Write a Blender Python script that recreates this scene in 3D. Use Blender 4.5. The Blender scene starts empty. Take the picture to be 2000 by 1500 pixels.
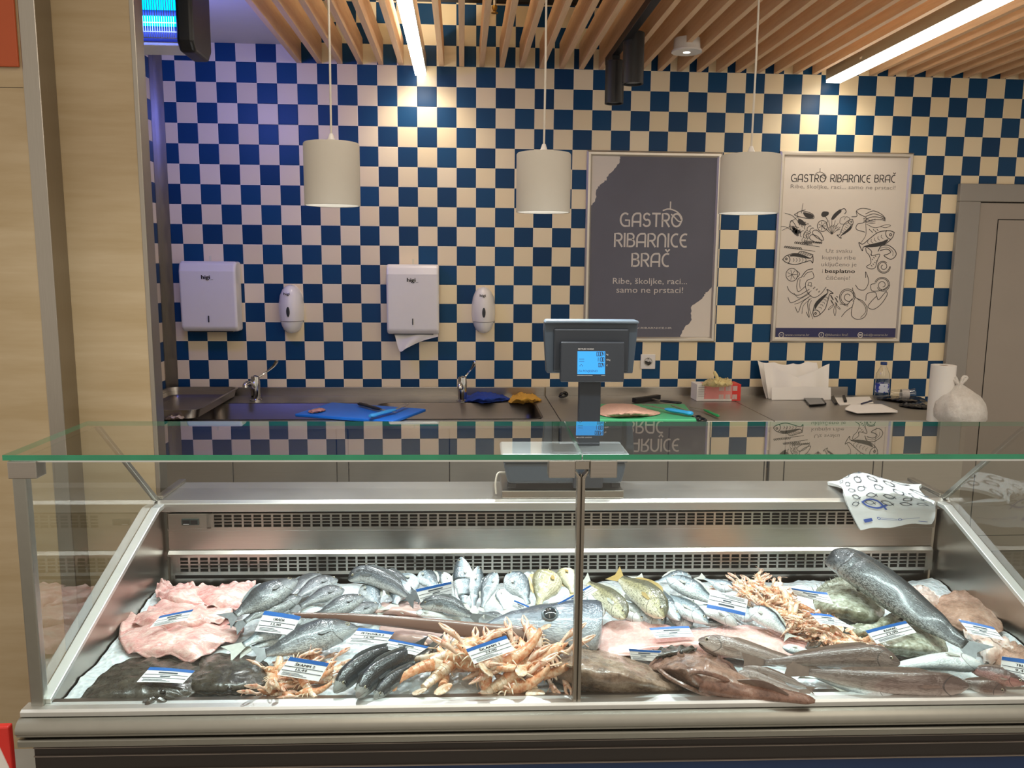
import bpy, bmesh, math, random
from mathutils import Vector, Matrix, noise
random.seed(7)
V = Vector
PI = math.pi
SC = bpy.context.scene
COL = SC.collection
# ------------------------------------------------------------------ camera
FPX, PIT, YAW, ROL = 1600.0, 0.14517512, -0.06119854, 0.00812331
CAM = V((1.42862, -4.35655, 1.61007))
cx_, sx_, cy_, sy_, cz_, sz_ = math.cos(PIT), math.sin(PIT), math.cos(YAW), math.sin(YAW), math.cos(ROL), math.sin(ROL)
_X = Matrix(((1, 0, 0), (0, cx_, -sx_), (0, sx_, cx_)))
_Y = Matrix(((cy_, 0, sy_), (0, 1, 0), (-sy_, 0, cy_)))
_Z = Matrix(((cz_, -sz_, 0), (sz_, cz_, 0), (0, 0, 1)))
RM = _Z @ _X @ _Y
RT = RM.transposed()
def c2w(v):
    d = RT @ V(v)
    return V((d.x, d.z, -d.y))
cam_data = bpy.data.cameras.new('camera')
cam_data.sensor_width = 36.0
cam_data.lens = FPX / 2000 * 36.0
cam_data.clip_start = 0.05
cam = bpy.data.objects.new('camera', cam_data)
COL.objects.link(cam)
r_, u_, b_ = c2w((1, 0, 0)), c2w((0, -1, 0)), c2w((0, 0, -1))
cam.matrix_world = Matrix(((r_.x, u_.x, b_.x, CAM.x), (r_.y, u_.y, b_.y, CAM.y), (r_.z, u_.z, b_.z, CAM.z), (0, 0, 0, 1)))
SC.camera = cam
# ------------------------------------------------------------------ world, exposure, room lights
SC.view_settings.view_transform = 'Standard'
SC.view_settings.look = 'None'
SC.view_settings.gamma = 1.0
SC.view_settings.exposure = 0.42
SC.cycles.use_denoising = True
SC.cycles.max_bounces = 10
SC.cycles.transparent_max_bounces = 24
SC.cycles.sample_clamp_indirect = 6.0
wd = bpy.data.worlds.new('shop_ambient')
SC.world = wd
wd.use_nodes = True
wd.node_tree.nodes['Background'].inputs[0].default_value = (1.0, 0.88, 0.74, 1)
wd.node_tree.nodes['Background'].inputs[1].default_value = 0.54
def area(name, loc, sx, sy, power, col, rot=(0, 0, 0)):
    l = bpy.data.lights.new(name, 'AREA')
    l.shape = 'RECTANGLE'; l.size = sx; l.size_y = sy; l.energy = power; l.color = col
    o = bpy.data.objects.new(name, l); COL.objects.link(o)
    o.location = loc; o.rotation_euler = rot
    return o
def spot(name, loc, power, col, ang, target=None, blend=0.5, rad=0.03):
    l = bpy.data.lights.new(name, 'SPOT'); l.energy = power; l.color = col
    l.spot_size = ang; l.spot_blend = blend; l.shadow_soft_size = rad
    o = bpy.data.objects.new(name, l); COL.objects.link(o); o.location = loc
    if target is not None:
        o.rotation_euler = (V(target) - V(loc)).to_track_quat('-Z', 'Y').to_euler()
    return o
# long shop lamps over the customers' floor (same row as the two seen at the wall)
area('shop_lamp_light', (1.2, -4.0, 2.9), 0.25, 2.6, 9, (1.0, 0.88, 0.72), (math.radians(28), 0, 0))
area('shop_lamp_light', (3.4, -4.0, 2.9), 0.25, 2.6, 9, (1.0, 0.88, 0.72), (math.radians(28), 0, 0))
for x in (1.0, 2.6):         # unseen lamps over the case, spread narrowed to keep light off the pendants
    area('case_lamp_light', (x, -2.35, 2.58), 1.6, 0.12, 11.5, (0.88, 0.96, 1.0)).data.spread = math.radians(95)
# ------------------------------------------------------------------ rays from the photograph
def ray(px, py): return c2w(((px - 1000) / FPX, (py - 750) / FPX, 1.0))
def atY(px, py, Y):
    d = ray(px, py); return CAM + d * ((Y - CAM.y) / d.y)
def atZ(px, py, Z):
    d = ray(px, py); return CAM + d * ((Z - CAM.z) / d.z)
TH = math.radians(-1.2)
CF = Matrix.Translation((0.44, -2.534, 0)) @ Matrix.Rotation(TH, 4, 'Z')
CFI = CF.inverted()
CL = CFI @ CAM
CR = Matrix.Rotation(-TH, 3, 'Z')
def Bl(px, py, h):            # point h above the ice, in the case's frame
    d = CR @ ray(px, py)
    a, b = 0.565 + h, 0.06
    t = (a + b * CL.y - CL.z) / (d.z - b * d.y)
    return CL + d * t
def B(px, py, h): return CF @ Bl(px, py, h)
def LVp(px, py, v):
    d = CR @ ray(px, py); return CL + d * ((v - CL.y) / d.y)
def LZp(px, py, z):
    d = CR @ ray(px, py); return CL + d * ((z - CL.z) / d.z)
# ------------------------------------------------------------------ mesh and object helpers
MW = {}
class MB:
    def __init__(s): s.v = []; s.f = []; s.m = []; s.uv = {}
    def add(s, pts, faces, m=0, uvs=None):
        o = len(s.v)
        s.v += [V(p) for p in pts]
        s.f += [tuple(i + o for i in f) for f in faces]
        s.m += [m] * len(faces)
        if uvs:
            for i, u in enumerate(uvs): s.uv[o + i] = u
        return s
    def box(s, x0, x1, y0, y1, z0, z1, m=0):
        p = [(x0, y0, z0), (x1, y0, z0), (x1, y1, z0), (x0, y1, z0), (x0, y0, z1), (x1, y0, z1), (x1, y1, z1), (x0, y1, z1)]
        return s.add(p, [(3, 2, 1, 0), (4, 5, 6, 7), (0, 1, 5, 4), (1, 2, 6, 5), (2, 3, 7, 6), (3, 0, 4, 7)], m)
    def obox(s, c, ax, ay, az, m=0):      # centre and three half axes
        c, ax, ay, az = V(c), V(ax), V(ay), V(az)
        p = [c + ax * i + ay * j + az * k for k in (-1, 1) for i, j in ((-1, -1), (1, -1), (1, 1), (-1, 1))]
        return s.add(p, [(3, 2, 1, 0), (4, 5, 6, 7), (0, 1, 5, 4), (1, 2, 6, 5), (2, 3, 7, 6), (3, 0, 4, 7)], m)
    def prism(s, prof, a0, a1, axis='x', m=0):   # profile of 2 coordinates swept along an axis
        n = len(prof)
        def pt(a, q):
            return {'x': (a, q[0], q[1]), 'y': (q[0], a, q[1]), 'z': (q[0], q[1], a)}[axis]
        p = [pt(a0, q) for q in prof] + [pt(a1, q) for q in prof]
        fs = [(i, (i + 1) % n, n + (i + 1) % n, n + i) for i in range(n)] + [tuple(range(n - 1, -1, -1)), tuple(range(n, 2 * n))]
        return s.add(p, fs, m)
    def loft(s, rings, m=0, cap=True, uvs=None, closed=True):
        n = len(rings[0]); fs = []
        p = [q for r in rings for q in r]
        for i in range(len(rings) - 1):
            for j in range(n if closed else n - 1):
                k = (j + 1) % n
                fs.append((i * n + j, i * n + k, (i + 1) * n + k, (i + 1) * n + j))
        if cap and closed:
            fs += [tuple(range(n - 1, -1, -1)), tuple((len(rings) - 1) * n + i for i in range(n))]
        return s.add(p, fs, m, uvs)
    def tube(s, pts, r, n=8, m=0, cap=True):
        pts = [V(p) for p in pts]
        rs = r if isinstance(r, (list, tuple)) else [r] * len(pts)
        rings = []; up = None
        for i, p in enumerate(pts):
            t = (pts[min(i + 1, len(pts) - 1)] - pts[max(i - 1, 0)]).normalized()
            if up is None:
                up = V((0, 0, 1)) if abs(t.z) < 0.9 else V((1, 0, 0))
            a = t.cross(up)
            if a.length < 1e-5: a = t.cross(V((0.3, 0.5, 0.8)))
            a.normalize(); b = a.cross(t); up = b
            rings.append([p + (a * math.cos(k * 2 * PI / n) + b * math.sin(k * 2 * PI / n)) * rs[i] for k in range(n)])
        return s.loft(rings, m, cap)
    def lathe(s, prof, c=(0, 0, 0), n=32, m=0, cap=True, sy=1.0, fn=None):
        c = V(c)
        rings = []
        for r, z in prof:
            ring = []
            for k in range(n):
                a = k * 2 * PI / n
                q = V((math.cos(a) * r, math.sin(a) * r * sy, z))
                if fn: q = fn(q, a)
                ring.append(c + q)
            rings.append(ring)
        return s.loft(rings, m, cap)
    def ball(s, c, r, m=0, n=12, sc=(1, 1, 1)):
        pr = [(math.sin(i * PI / 8) * r * 1.0 + 1e-5, -math.cos(i * PI / 8) * r) for i in range(9)]
        c = V(c); rings = [[c + V((math.cos(k * 2 * PI / n) * a * sc[0], math.sin(k * 2 * PI / n) * a * sc[1], z * sc[2])) for k in range(n)] for a, z in pr]
        return s.loft(rings, m)
    def grid(s, fn, nu, nv, m=0, th=0.0, uv=True):   # fn(s,t) -> point ; with thickness along the normal
        P = [[V(fn(i / nu, j / nv)) for i in range(nu + 1)] for j in range(nv + 1)]
        top = [q for r in P for q in r]
        w = nu + 1
        fs = [(j * w + i, j * w + i + 1, (j + 1) * w + i + 1, (j + 1) * w + i) for j in range(nv) for i in range(nu)]
        uvs = [(i / nu, j / nv) for j in range(nv + 1) for i in range(nu + 1)]
        if th:
            bot = []
            for j in range(nv + 1):
                for i in range(nu + 1):
                    du = P[j][min(i + 1, nu)] - P[j][max(i - 1, 0)]
                    dv = P[min(j + 1, nv)][i] - P[max(j - 1, 0)][i]
                    nn = du.cross(dv)
                    nn = nn.normalized() if nn.length > 1e-9 else V((0, 0, 1))
                    bot.append(P[j][i] - nn * th)
            o = len(top)
            fs2 = [tuple(reversed([q + o for q in f])) for f in fs]
            rim = [i for i in range(w)] + [j * w + nu for j in range(1, nv + 1)] + [nv * w + i for i in range(nu - 1, -1, -1)] + [j * w for j in range(nv - 1, 0, -1)]
            fs3 = [(rim[(k + 1) % len(rim)], rim[k], rim[k] + o, rim[(k + 1) % len(rim)] + o) for k in range(len(rim))]
            return s.add(top + bot, fs + fs2 + fs3, m, uvs + uvs)
        return s.add(top, fs, m, uvs)
    def build(s, name, mats, parent=None, M=None, smooth=False, bevel=0.0, seg=2, origin=True, sharp=0.7, sub=0):
        if not isinstance(mats, (list, tuple)): mats = [mats]
        pts = [M @ p for p in s.v] if M is not None else [p.copy() for p in s.v]
        if parent is not None:
            mw = MW[parent.name]; inv = mw.inverted()
            pts = [inv @ p for p in pts]
        elif origin:
            lo = V((min(p.x for p in pts), min(p.y for p in pts), min(p.z for p in pts)))
            hi = V((max(p.x for p in pts), max(p.y for p in pts), max(p.z for p in pts)))
            c = V(((lo.x + hi.x) / 2, (lo.y + hi.y) / 2, lo.z))
            pts = [p - c for p in pts]
        me = bpy.data.meshes.new(name)
        me.from_pydata([tuple(p) for p in pts], [], s.f)
        for q in mats: me.materials.append(q)
        me.polygons.foreach_set('material_index', s.m)
        if s.uv:
            ul = me.uv_layers.new(name='UVMap')
            for lp in me.loops: ul.data[lp.index].uv = s.uv.get(lp.vertex_index, (0, 0))
        me.update()
        bm = bmesh.new(); bm.from_mesh(me)
        bmesh.ops.recalc_face_normals(bm, faces=bm.faces)
        bm.to_mesh(me); bm.free()
        if smooth:
            me.polygons.foreach_set('use_smooth', [True] * len(me.polygons))
            if sharp: me.set_sharp_from_angle(angle=sharp)
        o = bpy.data.objects.new(name, me); COL.objects.link(o)
        if parent is not None:
            o.parent = parent; MW[o.name] = MW[parent.name]
        elif origin:
            o.location = c; MW[o.name] = Matrix.Translation(c)
        else:
            MW[o.name] = Matrix.Identity(4)
        if bevel:
            b = o.modifiers.new('bevel', 'BEVEL'); b.width = bevel; b.segments = seg; b.limit_method = 'ANGLE'
        if sub:
            b = o.modifiers.new('subdivision', 'SUBSURF'); b.levels = sub; b.render_levels = sub
        return o
def tag(o, label=None, cat=None, group=None, kind=None):
    if label: o['label'] = label
    if cat: o['category'] = cat
    if group: o['group'] = group
    if kind: o['kind'] = kind
    return o
def thing(name, label, cat, M, group=None):
    o = bpy.data.objects.new(name, None); COL.objects.link(o)
    o.empty_display_size = 0.05
    if not isinstance(M, Matrix): M = Matrix.Translation(V(M))
    o.matrix_world = M; MW[o.name] = M.copy()
    return tag(o, label, cat, group)
def copy_tree(o, M=None, parent=None):
    c = o.copy(); COL.objects.link(c)
    if parent is not None: c.parent = parent
    else: c.matrix_world = M
    for ch in list(o.children): copy_tree(ch, None, c)
    return c
def spline(pts, n):           # Catmull-Rom through points (any dimension of Vector / tuple)
    P = [V(p) for p in pts]
    if len(P) == 2: return [P[0].lerp(P[1], i / n) for i in range(n + 1)]
    P = [P[0] * 2 - P[1]] + P + [P[-1] * 2 - P[-2]]
    out = []; k = len(P) - 3
    for i in range(n + 1):
        x = i / n * k; j = min(int(x), k - 1); t = x - j
        a, b, c, d = P[j:j + 4]
        out.append(0.5 * ((2 * b) + (c - a) * t + (2 * a - 5 * b + 4 * c - d) * t * t + (3 * b - a - 3 * c + d) * t ** 3))
    return out
def lerpk(keys, t):           # smooth interpolation in a list of (t, value)
    if t <= keys[0][0]: return keys[0][1]
    for (a, x), (b, y) in zip(keys, keys[1:]):
        if t <= b:
            u = (t - a) / (b - a)
            return x + (y - x) * (u * u * (3 - 2 * u) * 0.5 + u * 0.5)
    return keys[-1][1]
def closed_spline(pts, n):
    P = [V(p) for p in pts]; k = len(P); out = []
    for i in range(n):
        x = i / n * k; j = int(x); t = x - j
        a, b, c, d = P[(j - 1) % k], P[j % k], P[(j + 1) % k], P[(j + 2) % k]
        out.append(0.5 * ((2 * b) + (c - a) * t + (2 * a - 5 * b + 4 * c - d) * t * t + (3 * b - a - 3 * c + d) * t ** 3))
    return out
_rc = [0]
def ribbon(mb, line, w, fn, m=0, lift=0.0008):
    """flat stroke of width w along a 2-D polyline; fn maps (x, y, lift) to a point"""
    L = [V((p[0], p[1])) for p in line]; _rc[0] = (_rc[0] + 1) % 40; lift = lift + _rc[0] * 6e-6
    if len(L) < 2: return
    top, bot = [], []
    for i, p in enumerate(L):
        t = L[min(i + 1, len(L) - 1)] - L[max(i - 1, 0)]
        if t.length < 1e-9: t = V((1, 0))
        t.normalize(); nn = V((-t.y, t.x)) * (w / 2)
        e = t * (w * 0.4) * (-1 if i == 0 else (1 if i == len(L) - 1 else 0))
        top.append(p + nn + e); bot.append(p - nn + e)
    pts = []
    for a, b in zip(top, bot): pts += [fn(a.x, a.y, lift), fn(b.x, b.y, lift)]
    mb.add(pts, [(2 * i, 2 * i + 2, 2 * i + 3, 2 * i + 1) for i in range(len(L) - 1)], m)
def arc(cx, cy, rx, ry, a0, a1, n=14):
    return [(cx + rx * math.cos(math.radians(a0 + (a1 - a0) * i / n)), cy + ry * math.sin(math.radians(a0 + (a1 - a0) * i / n))) for i in range(n + 1)]
_txt = {}
def text_mesh(t):             # (verts, faces) of a line of the plain built-in font, height of a capital about 0.7
    if t in _txt: return _txt[t]
    cu = bpy.data.curves.new('lettering', 'FONT'); cu.body = t; cu.size = 1.0; cu.resolution_u = 2
    ob = bpy.data.objects.new('lettering', cu); COL.objects.link(ob)
    dg = bpy.context.evaluated_depsgraph_get(); ev = ob.evaluated_get(dg)
    me = ev.to_mesh()
    r = ([v.co.copy() for v in me.vertices], [tuple(p.vertices) for p in me.polygons])
    ev.to_mesh_clear(); bpy.data.objects.remove(ob); bpy.data.curves.remove(cu)
    _txt[t] = r; return r
def put_text(mb, t, x, y, h, fn, align='c', m=0, lift=0.0008, width=None, bold=0.0):
    vs, fs = text_mesh(t)
    if not vs: return
    x0, x1 = min(v.x for v in vs), max(v.x for v in vs)
    k = h / 0.7
    kx = k if width is None else width / (x1 - x0)
    off = {'c': -(x0 + x1) / 2, 'l': -x0, 'r': -x1}[align]
    for dx in ([0] if not bold else [-bold, 0, bold]):
        mb.add([fn(x + (v.x + off) * kx + dx, y + v.y * k, lift + (0.0001 if dx else 0)) for v in vs], fs, m)
# ------------------------------------------------------------------ materials
def lin(h):                   # '#rrggbb' -> linear
    h = h.lstrip('#'); o = []
    for i in (0, 2, 4):
        c = int(h[i:i + 2], 16) / 255
        o.append(c / 12.92 if c <= 0.04045 else ((c + 0.055) / 1.055) ** 2.4)
    return (o[0], o[1], o[2], 1)
class NT:
    def __init__(s, name):
        s.mat = bpy.data.materials.new(name); s.mat.use_nodes = True
        s.t = s.mat.node_tree; s.t.nodes.clear()
        s.out = s.t.nodes.new('ShaderNodeOutputMaterial')
    def n(s, typ, **kw):
        x = s.t.nodes.new(typ)
        for k, v in kw.items():
            if k.startswith('i_'): x.inputs[int(k[2:])].default_value = v
            else: setattr(x, k, v)
        return x
    def l(s, a, b, ao=0, bi=0): s.t.links.new(a.outputs[ao], b.inputs[bi])
    def math(s, op, a, b=None):
        x = s.t.nodes.new('ShaderNodeMath'); x.operation = op
        for i, q in enumerate((a, b)):
            if q is None: continue
            if isinstance(q, (int, float)): x.inputs[i].default_value = q
            else: s.t.links.new(q, x.inputs[i])
        return x.outputs[0]
    def mix(s, fac, a, b):
        x = s.t.nodes.new('ShaderNodeMix'); x.data_type = 'RGBA'
        for q, i in ((fac, 0), (a, 6), (b, 7)):
            if isinstance(q, (int, float, tuple)): x.inputs[i].default_value = q
            else: s.t.links.new(q, x.inputs[i])
        return x.outputs[2]
    def bsdf(s, base, rough=0.5, metal=0.0, coat=0.0, spec=0.5, sss=0.0, trans=0.0):
        p = s.t.nodes.new('ShaderNodeBsdfPrincipled')
        if isinstance(base, tuple): p.inputs['Base Color'].default_value = base
        else: s.t.links.new(base, p.inputs['Base Color'])
        if isinstance(rough, (int, float)): p.inputs['Roughness'].default_value = rough
        else: s.t.links.new(rough, p.inputs['Roughness'])
        p.inputs['Metallic'].default_value = metal
        p.inputs['Coat Weight'].default_value = coat
        p.inputs['Coat Roughness'].default_value = 0.12
        p.inputs['Specular IOR Level'].default_value = spec
        p.inputs['Subsurface Weight'].default_value = sss
        p.inputs['Subsurface Radius'].default_value = (0.01, 0.005, 0.004)
        p.inputs['Transmission Weight'].default_value = trans
        s.t.links.new(p.outputs[0], s.out.inputs[0])
        return p
    def bump(s, p, h, strength=0.3, dist=0.002):
        b = s.t.nodes.new('ShaderNodeBump'); b.inputs['Strength'].default_value = strength; b.inputs['Distance'].default_value = dist
        s.t.links.new(h, b.inputs['Height']); s.t.links.new(b.outputs[0], p.inputs['Normal'])
    def coord(s, kind='Object', scale=(1, 1, 1)):
        c = s.t.nodes.new('ShaderNodeTexCoord'); m = s.t.nodes.new('ShaderNodeMapping'); m.inputs['Scale'].default_value = scale
        s.t.links.new(c.outputs[kind], m.inputs[0]); return m.outputs[0]
    def noise(s, co, scale=10.0, detail=3.0, rough=0.5):
        x = s.t.nodes.new('ShaderNodeTexNoise'); x.inputs['Scale'].default_value = scale; x.inputs['Detail'].default_value = detail; x.inputs['Roughness'].default_value = rough
        s.t.links.new(co, x.inputs['Vector']); return x.outputs[0]
    def ramp(s, fac, stops, interp='LINEAR'):
        r = s.t.nodes.new('ShaderNodeValToRGB'); r.color_ramp.interpolation = interp
        e = r.color_ramp.elements
        while len(e) < len(stops): e.new(0.5)
        for q, (pos, c) in zip(e, stops):
            q.position = pos; q.color = c if len(c) == 4 else (*c, 1)
        s.t.links.new(fac, r.inputs[0]); return r.outputs[0]
def plain(name, col, rough=0.5, metal=0.0, coat=0.0, var=0.12, scale=18.0, stretch=(1, 1, 1), bump=0.0, sss=0.0, spec=0.5, dist=0.002, rvar=0.0):
    """one colour, broken up by a little noise"""
    t = NT(name); c = lin(col) if isinstance(col, str) else col
    nz = t.noise(t.coord('Object', stretch), scale)
    a = tuple(min(1, q * (1 + var)) for q in c[:3]) + (1,); b = tuple(q * (1 - var) for q in c[:3]) + (1,)
    r = rough if not rvar else t.math('ADD', t.math('MULTIPLY', nz, rvar), rough - rvar / 2)
    p = t.bsdf(t.mix(nz, b, a), r, metal, coat, spec, sss)
    if bump: t.bump(p, nz, bump, dist)
    return t.mat
def emit(name, col, strength):
    t = NT(name); e = t.n('ShaderNodeEmission'); e.inputs[0].default_value = lin(col) if isinstance(col, str) else col
    e.inputs[1].default_value = strength; t.l(e, t.out); return t.mat
def glass(name, tint, boost=1.8, rough=0.0):
    """thin clear sheet: what lies behind shows through straight, reflections by the angle"""
    t = NT(name)
    f = t.n('ShaderNodeFresnel', i_0=1.5); g = t.n('ShaderNodeNewGeometry')
    k = t.math('MULTIPLY', t.math('MULTIPLY', f.outputs[0], boost), t.math('SUBTRACT', 1.0, g.outputs['Backfacing']))
    k = t.math('MINIMUM', k, 0.95)
    tr = t.n('ShaderNodeBsdfTransparent'); tr.inputs[0].default_value = tint
    gl = t.n('ShaderNodeBsdfGlossy'); gl.inputs['Roughness'].default_value = rough
    mx = t.n('ShaderNodeMixShader'); t.t.links.new(k, mx.inputs[0]); t.l(tr, mx, 0, 1); t.l(gl, mx, 0, 2); t.l(mx, t.out)
    return t.mat
def steel(name, col='#a8a29a', rough=0.3, stretch=(1, 60, 60), bump=0.06, var=0.1):
    t = NT(name); c = lin(col)
    nz = t.noise(t.coord('Object', stretch), 12.0, 4.0); big = t.noise(t.coord('Object'), 5.0, 2.0)
    a = tuple(min(1, q * (1 + var)) for q in c[:3]) + (1,); b = tuple(q * (1 - var) for q in c[:3]) + (1,)
    r = t.math('ADD', t.math('MULTIPLY', big, 0.12), rough - 0.06)
    p = t.bsdf(t.mix(nz, b, a), r, 1.0)
    t.bump(p, nz, bump, 0.001); return t.mat
def tiles(name, axis, off):
    t = NT(name)
    g = t.n('ShaderNodeNewGeometry'); sep = t.n('ShaderNodeSeparateXYZ'); t.l(g, sep, 0, 0)
    a = t.math('MULTIPLY', t.math('ADD', sep.outputs[0 if axis == 'x' else 1], 20.0 + off), 10.0)
    z = t.math('MULTIPLY', t.math('SUBTRACT', 22.6, sep.outputs[2]), 10.0)
    par = t.math('MODULO', t.math('ADD', t.math('FLOOR', a), t.math('FLOOR', z)), 2.0)
    idx = t.math('ADD', t.math('FLOOR', a), t.math('MULTIPLY', t.math('FLOOR', z), 37.7))
    wn = t.n('ShaderNodeTexWhiteNoise', noise_dimensions='1D'); t.t.links.new(idx, wn.inputs['W'])
    blue = t.mix(wn.outputs[0], lin('#0a365c'), lin('#10446c'))
    cream = t.mix(wn.outputs[0], lin('#e6d3ae'), lin('#ecdcbd'))
    c = t.mix(par, cream, blue)
    fa = t.math('ABSOLUTE', t.math('SUBTRACT', t.math('FRACT', a), 0.5)); fz = t.math('ABSOLUTE', t.math('SUBTRACT', t.math('FRACT', z), 0.5))
    edge = t.math('GREATER_THAN', t.math('MAXIMUM', fa, fz), 0.483)
    c = t.mix(edge, c, t.mix(par, lin('#eee6d4'), lin('#071a2c')))
    p = t.bsdf(c, 0.36, 0.0, 0.0, 0.2)
    soft = t.n('ShaderNodeMapRange'); t.t.links.new(t.math('MAXIMUM', fa, fz), soft.inputs[0])
    soft.inputs[1].default_value = 0.465; soft.inputs[2].default_value = 0.495; soft.inputs[3].default_value = 1.0; soft.inputs[4].default_value = 0.0
    t.bump(p, soft.outputs[0], 0.35, 0.002)
    return t.mat
def wood(name, dark, light, stretch, scale=6.0, rough=0.55):
    t = NT(name); co = t.coord('Object', stretch)
    nz = t.noise(co, scale, 5.0, 0.6)
    c = t.ramp(nz, [(0.3, lin(dark)), (0.7, lin(light))])
    p = t.bsdf(c, rough); t.bump(p, nz, 0.08, 0.001); return t.mat
M_ = {}
M_['tile_back'] = tiles('checkered_tiles', 'x', 0.0)
M_['tile_side'] = tiles('checkered_tiles_side', 'y', 0.0)
M_['steel'] = steel('brushed_steel')
M_['steel_basin'] = steel('sink_basin_steel', '#6b6560', 0.4)
M_['steel_ledge'] = steel('brushed_steel_ledge', '#b9b6b1', 0.40)
M_['steel_dark'] = steel('brushed_steel_cabinet', '#b8b0a4', 0.46)
M_['steel_v'] = steel('brushed_steel_upright', '#a39d93', 0.32, (60, 60, 1))
M_['alu'] = plain('satin_aluminium', '#a3a29a', 0.38, 1.0, var=0.05, scale=40)
M_['alu_bright'] = plain('bright_aluminium', '#e6e9e8', 0.48, 1.0, var=0.04, scale=40)
M_['chrome'] = plain('chrome', '#d0cfcc', 0.1, 1.0, var=0.03)
M_['slat'] = wood('slat_wood', '#d8ae86', '#e6c39c', (14, 0.9, 14), 5.0)
M_['ply'] = wood('birch_plywood', '#a18b67', '#b19d7d', (0.7, 0.7, 6), 3.0, 0.45)
M_['white_board'] = plain('white_plasterboard', '#d8d2c8', 0.8, var=0.03)
M_['ceil'] = plain('ceiling_paint', '#d9cdb6', 0.85, var=0.04)
M_['floor'] = plain('floor_tile', '#8d877d', 0.45, var=0.1, scale=3)
M_['door'] = plain('door_paint', '#a0968b', 0.5, var=0.04, scale=6)
M_['door_frame'] = plain('door_frame_paint', '#96918a', 0.45, var=0.04, scale=6)
M_['dark_slot'] = plain('dark_gap', '#120d0a', 0.8)
M_['base_dark'] = plain('dark_brown_plinth', '#2a2420', 0.5, var=0.1, scale=9, stretch=(1, 8, 8))
M_['base_blue'] = plain('navy_base_panel', '#12305c', 0.45, var=0.06)
M_['glass'] = glass('clear_glass', (0.965, 0.985, 0.97, 1), 1.7)
M_['glass_top'] = glass('clear_top_glass', (0.93, 0.965, 0.945, 1), 2.0)
M_['glass_edge'] = plain('green_glass_edge', '#0c8a62', 0.12, 0.0, 0.6, var=0.35, scale=3, stretch=(3, 1, 1))
M_['clear_plastic'] = glass('clear_plastic', (0.93, 0.94, 0.95, 1), 2.2, 0.05)
M_['white_plastic'] = plain('white_plastic', '#e4e0dc', 0.22, var=0.02)
M_['white_paper'] = plain('white_paper', '#e9e5e0', 0.75, var=0.03, scale=12)
M_['black'] = plain('black_plastic', '#141416', 0.4, var=0.1)
M_['ink'] = plain('black_ink', '#1c1a1c', 0.6, var=0.02)
M_['greyprint'] = plain('grey_ink', '#8b8580', 0.7, var=0.02)
M_['scale_grey'] = plain('slate_grey_plastic', '#3a434c', 0.42, var=0.06)
M_['scale_dark'] = plain('charcoal_plastic', '#272b31', 0.38, var=0.06)
M_['shade'] = plain('white_lamp_shade', '#c2bbaf', 0.7, var=0.03)
M_['cord'] = plain('white_cord', '#cfc6b8', 0.6)
M_['lamp_on'] = emit('lamp_diffuser', (1.0, 0.93, 0.80, 1), 7.0)
M_['bulb'] = emit('lamp_bulb', (0.95, 0.98, 1.0, 1), 6.0)
M_['puck_on'] = emit('downlight_lens', (1.0, 0.95, 0.85, 1), 2.5)
M_['uv_tube'] = emit('blue_tube', (0.0, 0.36, 1.0, 1), 3.0)
M_['screen'] = emit('blue_screen', (0.07, 0.42, 0.95, 1), 0.9)
M_['orange'] = plain('orange_panel', '#a8481a', 0.5, var=0.05)
M_['red'] = plain('red_print', '#d8322a', 0.45, var=0.05)
# ------------------------------------------------------------------ the setting
def struct(name, mb, mats, **k):
    return tag(mb.build(name, mats, origin=False, **k), kind='structure')
mb = MB(); mb.box(-3.5, 8.0, -6.5, 0.1, -0.1, 0.0); struct('floor', mb, M_['floor'])
mb = MB(); mb.box(-0.11, 8.0, 0.0, 0.1, 0.0, 3.0); struct('wall_back', mb, M_['tile_back'])
mb = MB(); mb.box(-0.21, -0.11, -1.57, 0.1, 0.0, 3.0); struct('wall_left', mb, M_['tile_side'])
mb = MB(); mb.box(-3.5, 8.0, -2.0, 0.1, 3.0, 3.1); struct('ceiling', mb, M_['ceil'])
mb = MB(); mb.box(-0.11, 0.585, -2.0, 0.0, 2.687, 3.0); struct('ceiling_soffit', mb, M_['white_board'], bevel=0.004)
# plywood partition in two steps with metal corner profiles
mb = MB(); mb.box(-3.5, 0.41, -1.64, -1.575, 0.0, 3.0); struct('wall_partition', mb, M_['ply'])
mb = MB(); mb.box(-3.5, 0.13, -1.74, -1.64, 0.0, 3.0); mb.box(-3.5, 0.128, -1.7405, -1.74, 2.116, 2.1175, 1)
struct('wall_partition_front', mb, [M_['ply'], M_['dark_slot']])
mb = MB(); mb.box(0.13, 0.178, -1.742, -1.64, 0.0, 3.0); struct('trim_1', mb, M_['steel_v'], bevel=0.002)
mb = MB(); mb.box(0.41, 0.425, -1.642, -1.573, 0.0, 3.0); struct('trim_2', mb, M_['steel_v'], bevel=0.002)
mb = MB(); mb.prism([(-0.11, 0.0), (-0.06, 0.0), (-0.06, -0.004), (-0.106, -0.004), (-0.106, -0.05), (-0.11, -0.05)], 0.9, 2.687, 'z'); struct('trim_3', mb, M_['steel_v'])
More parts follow.
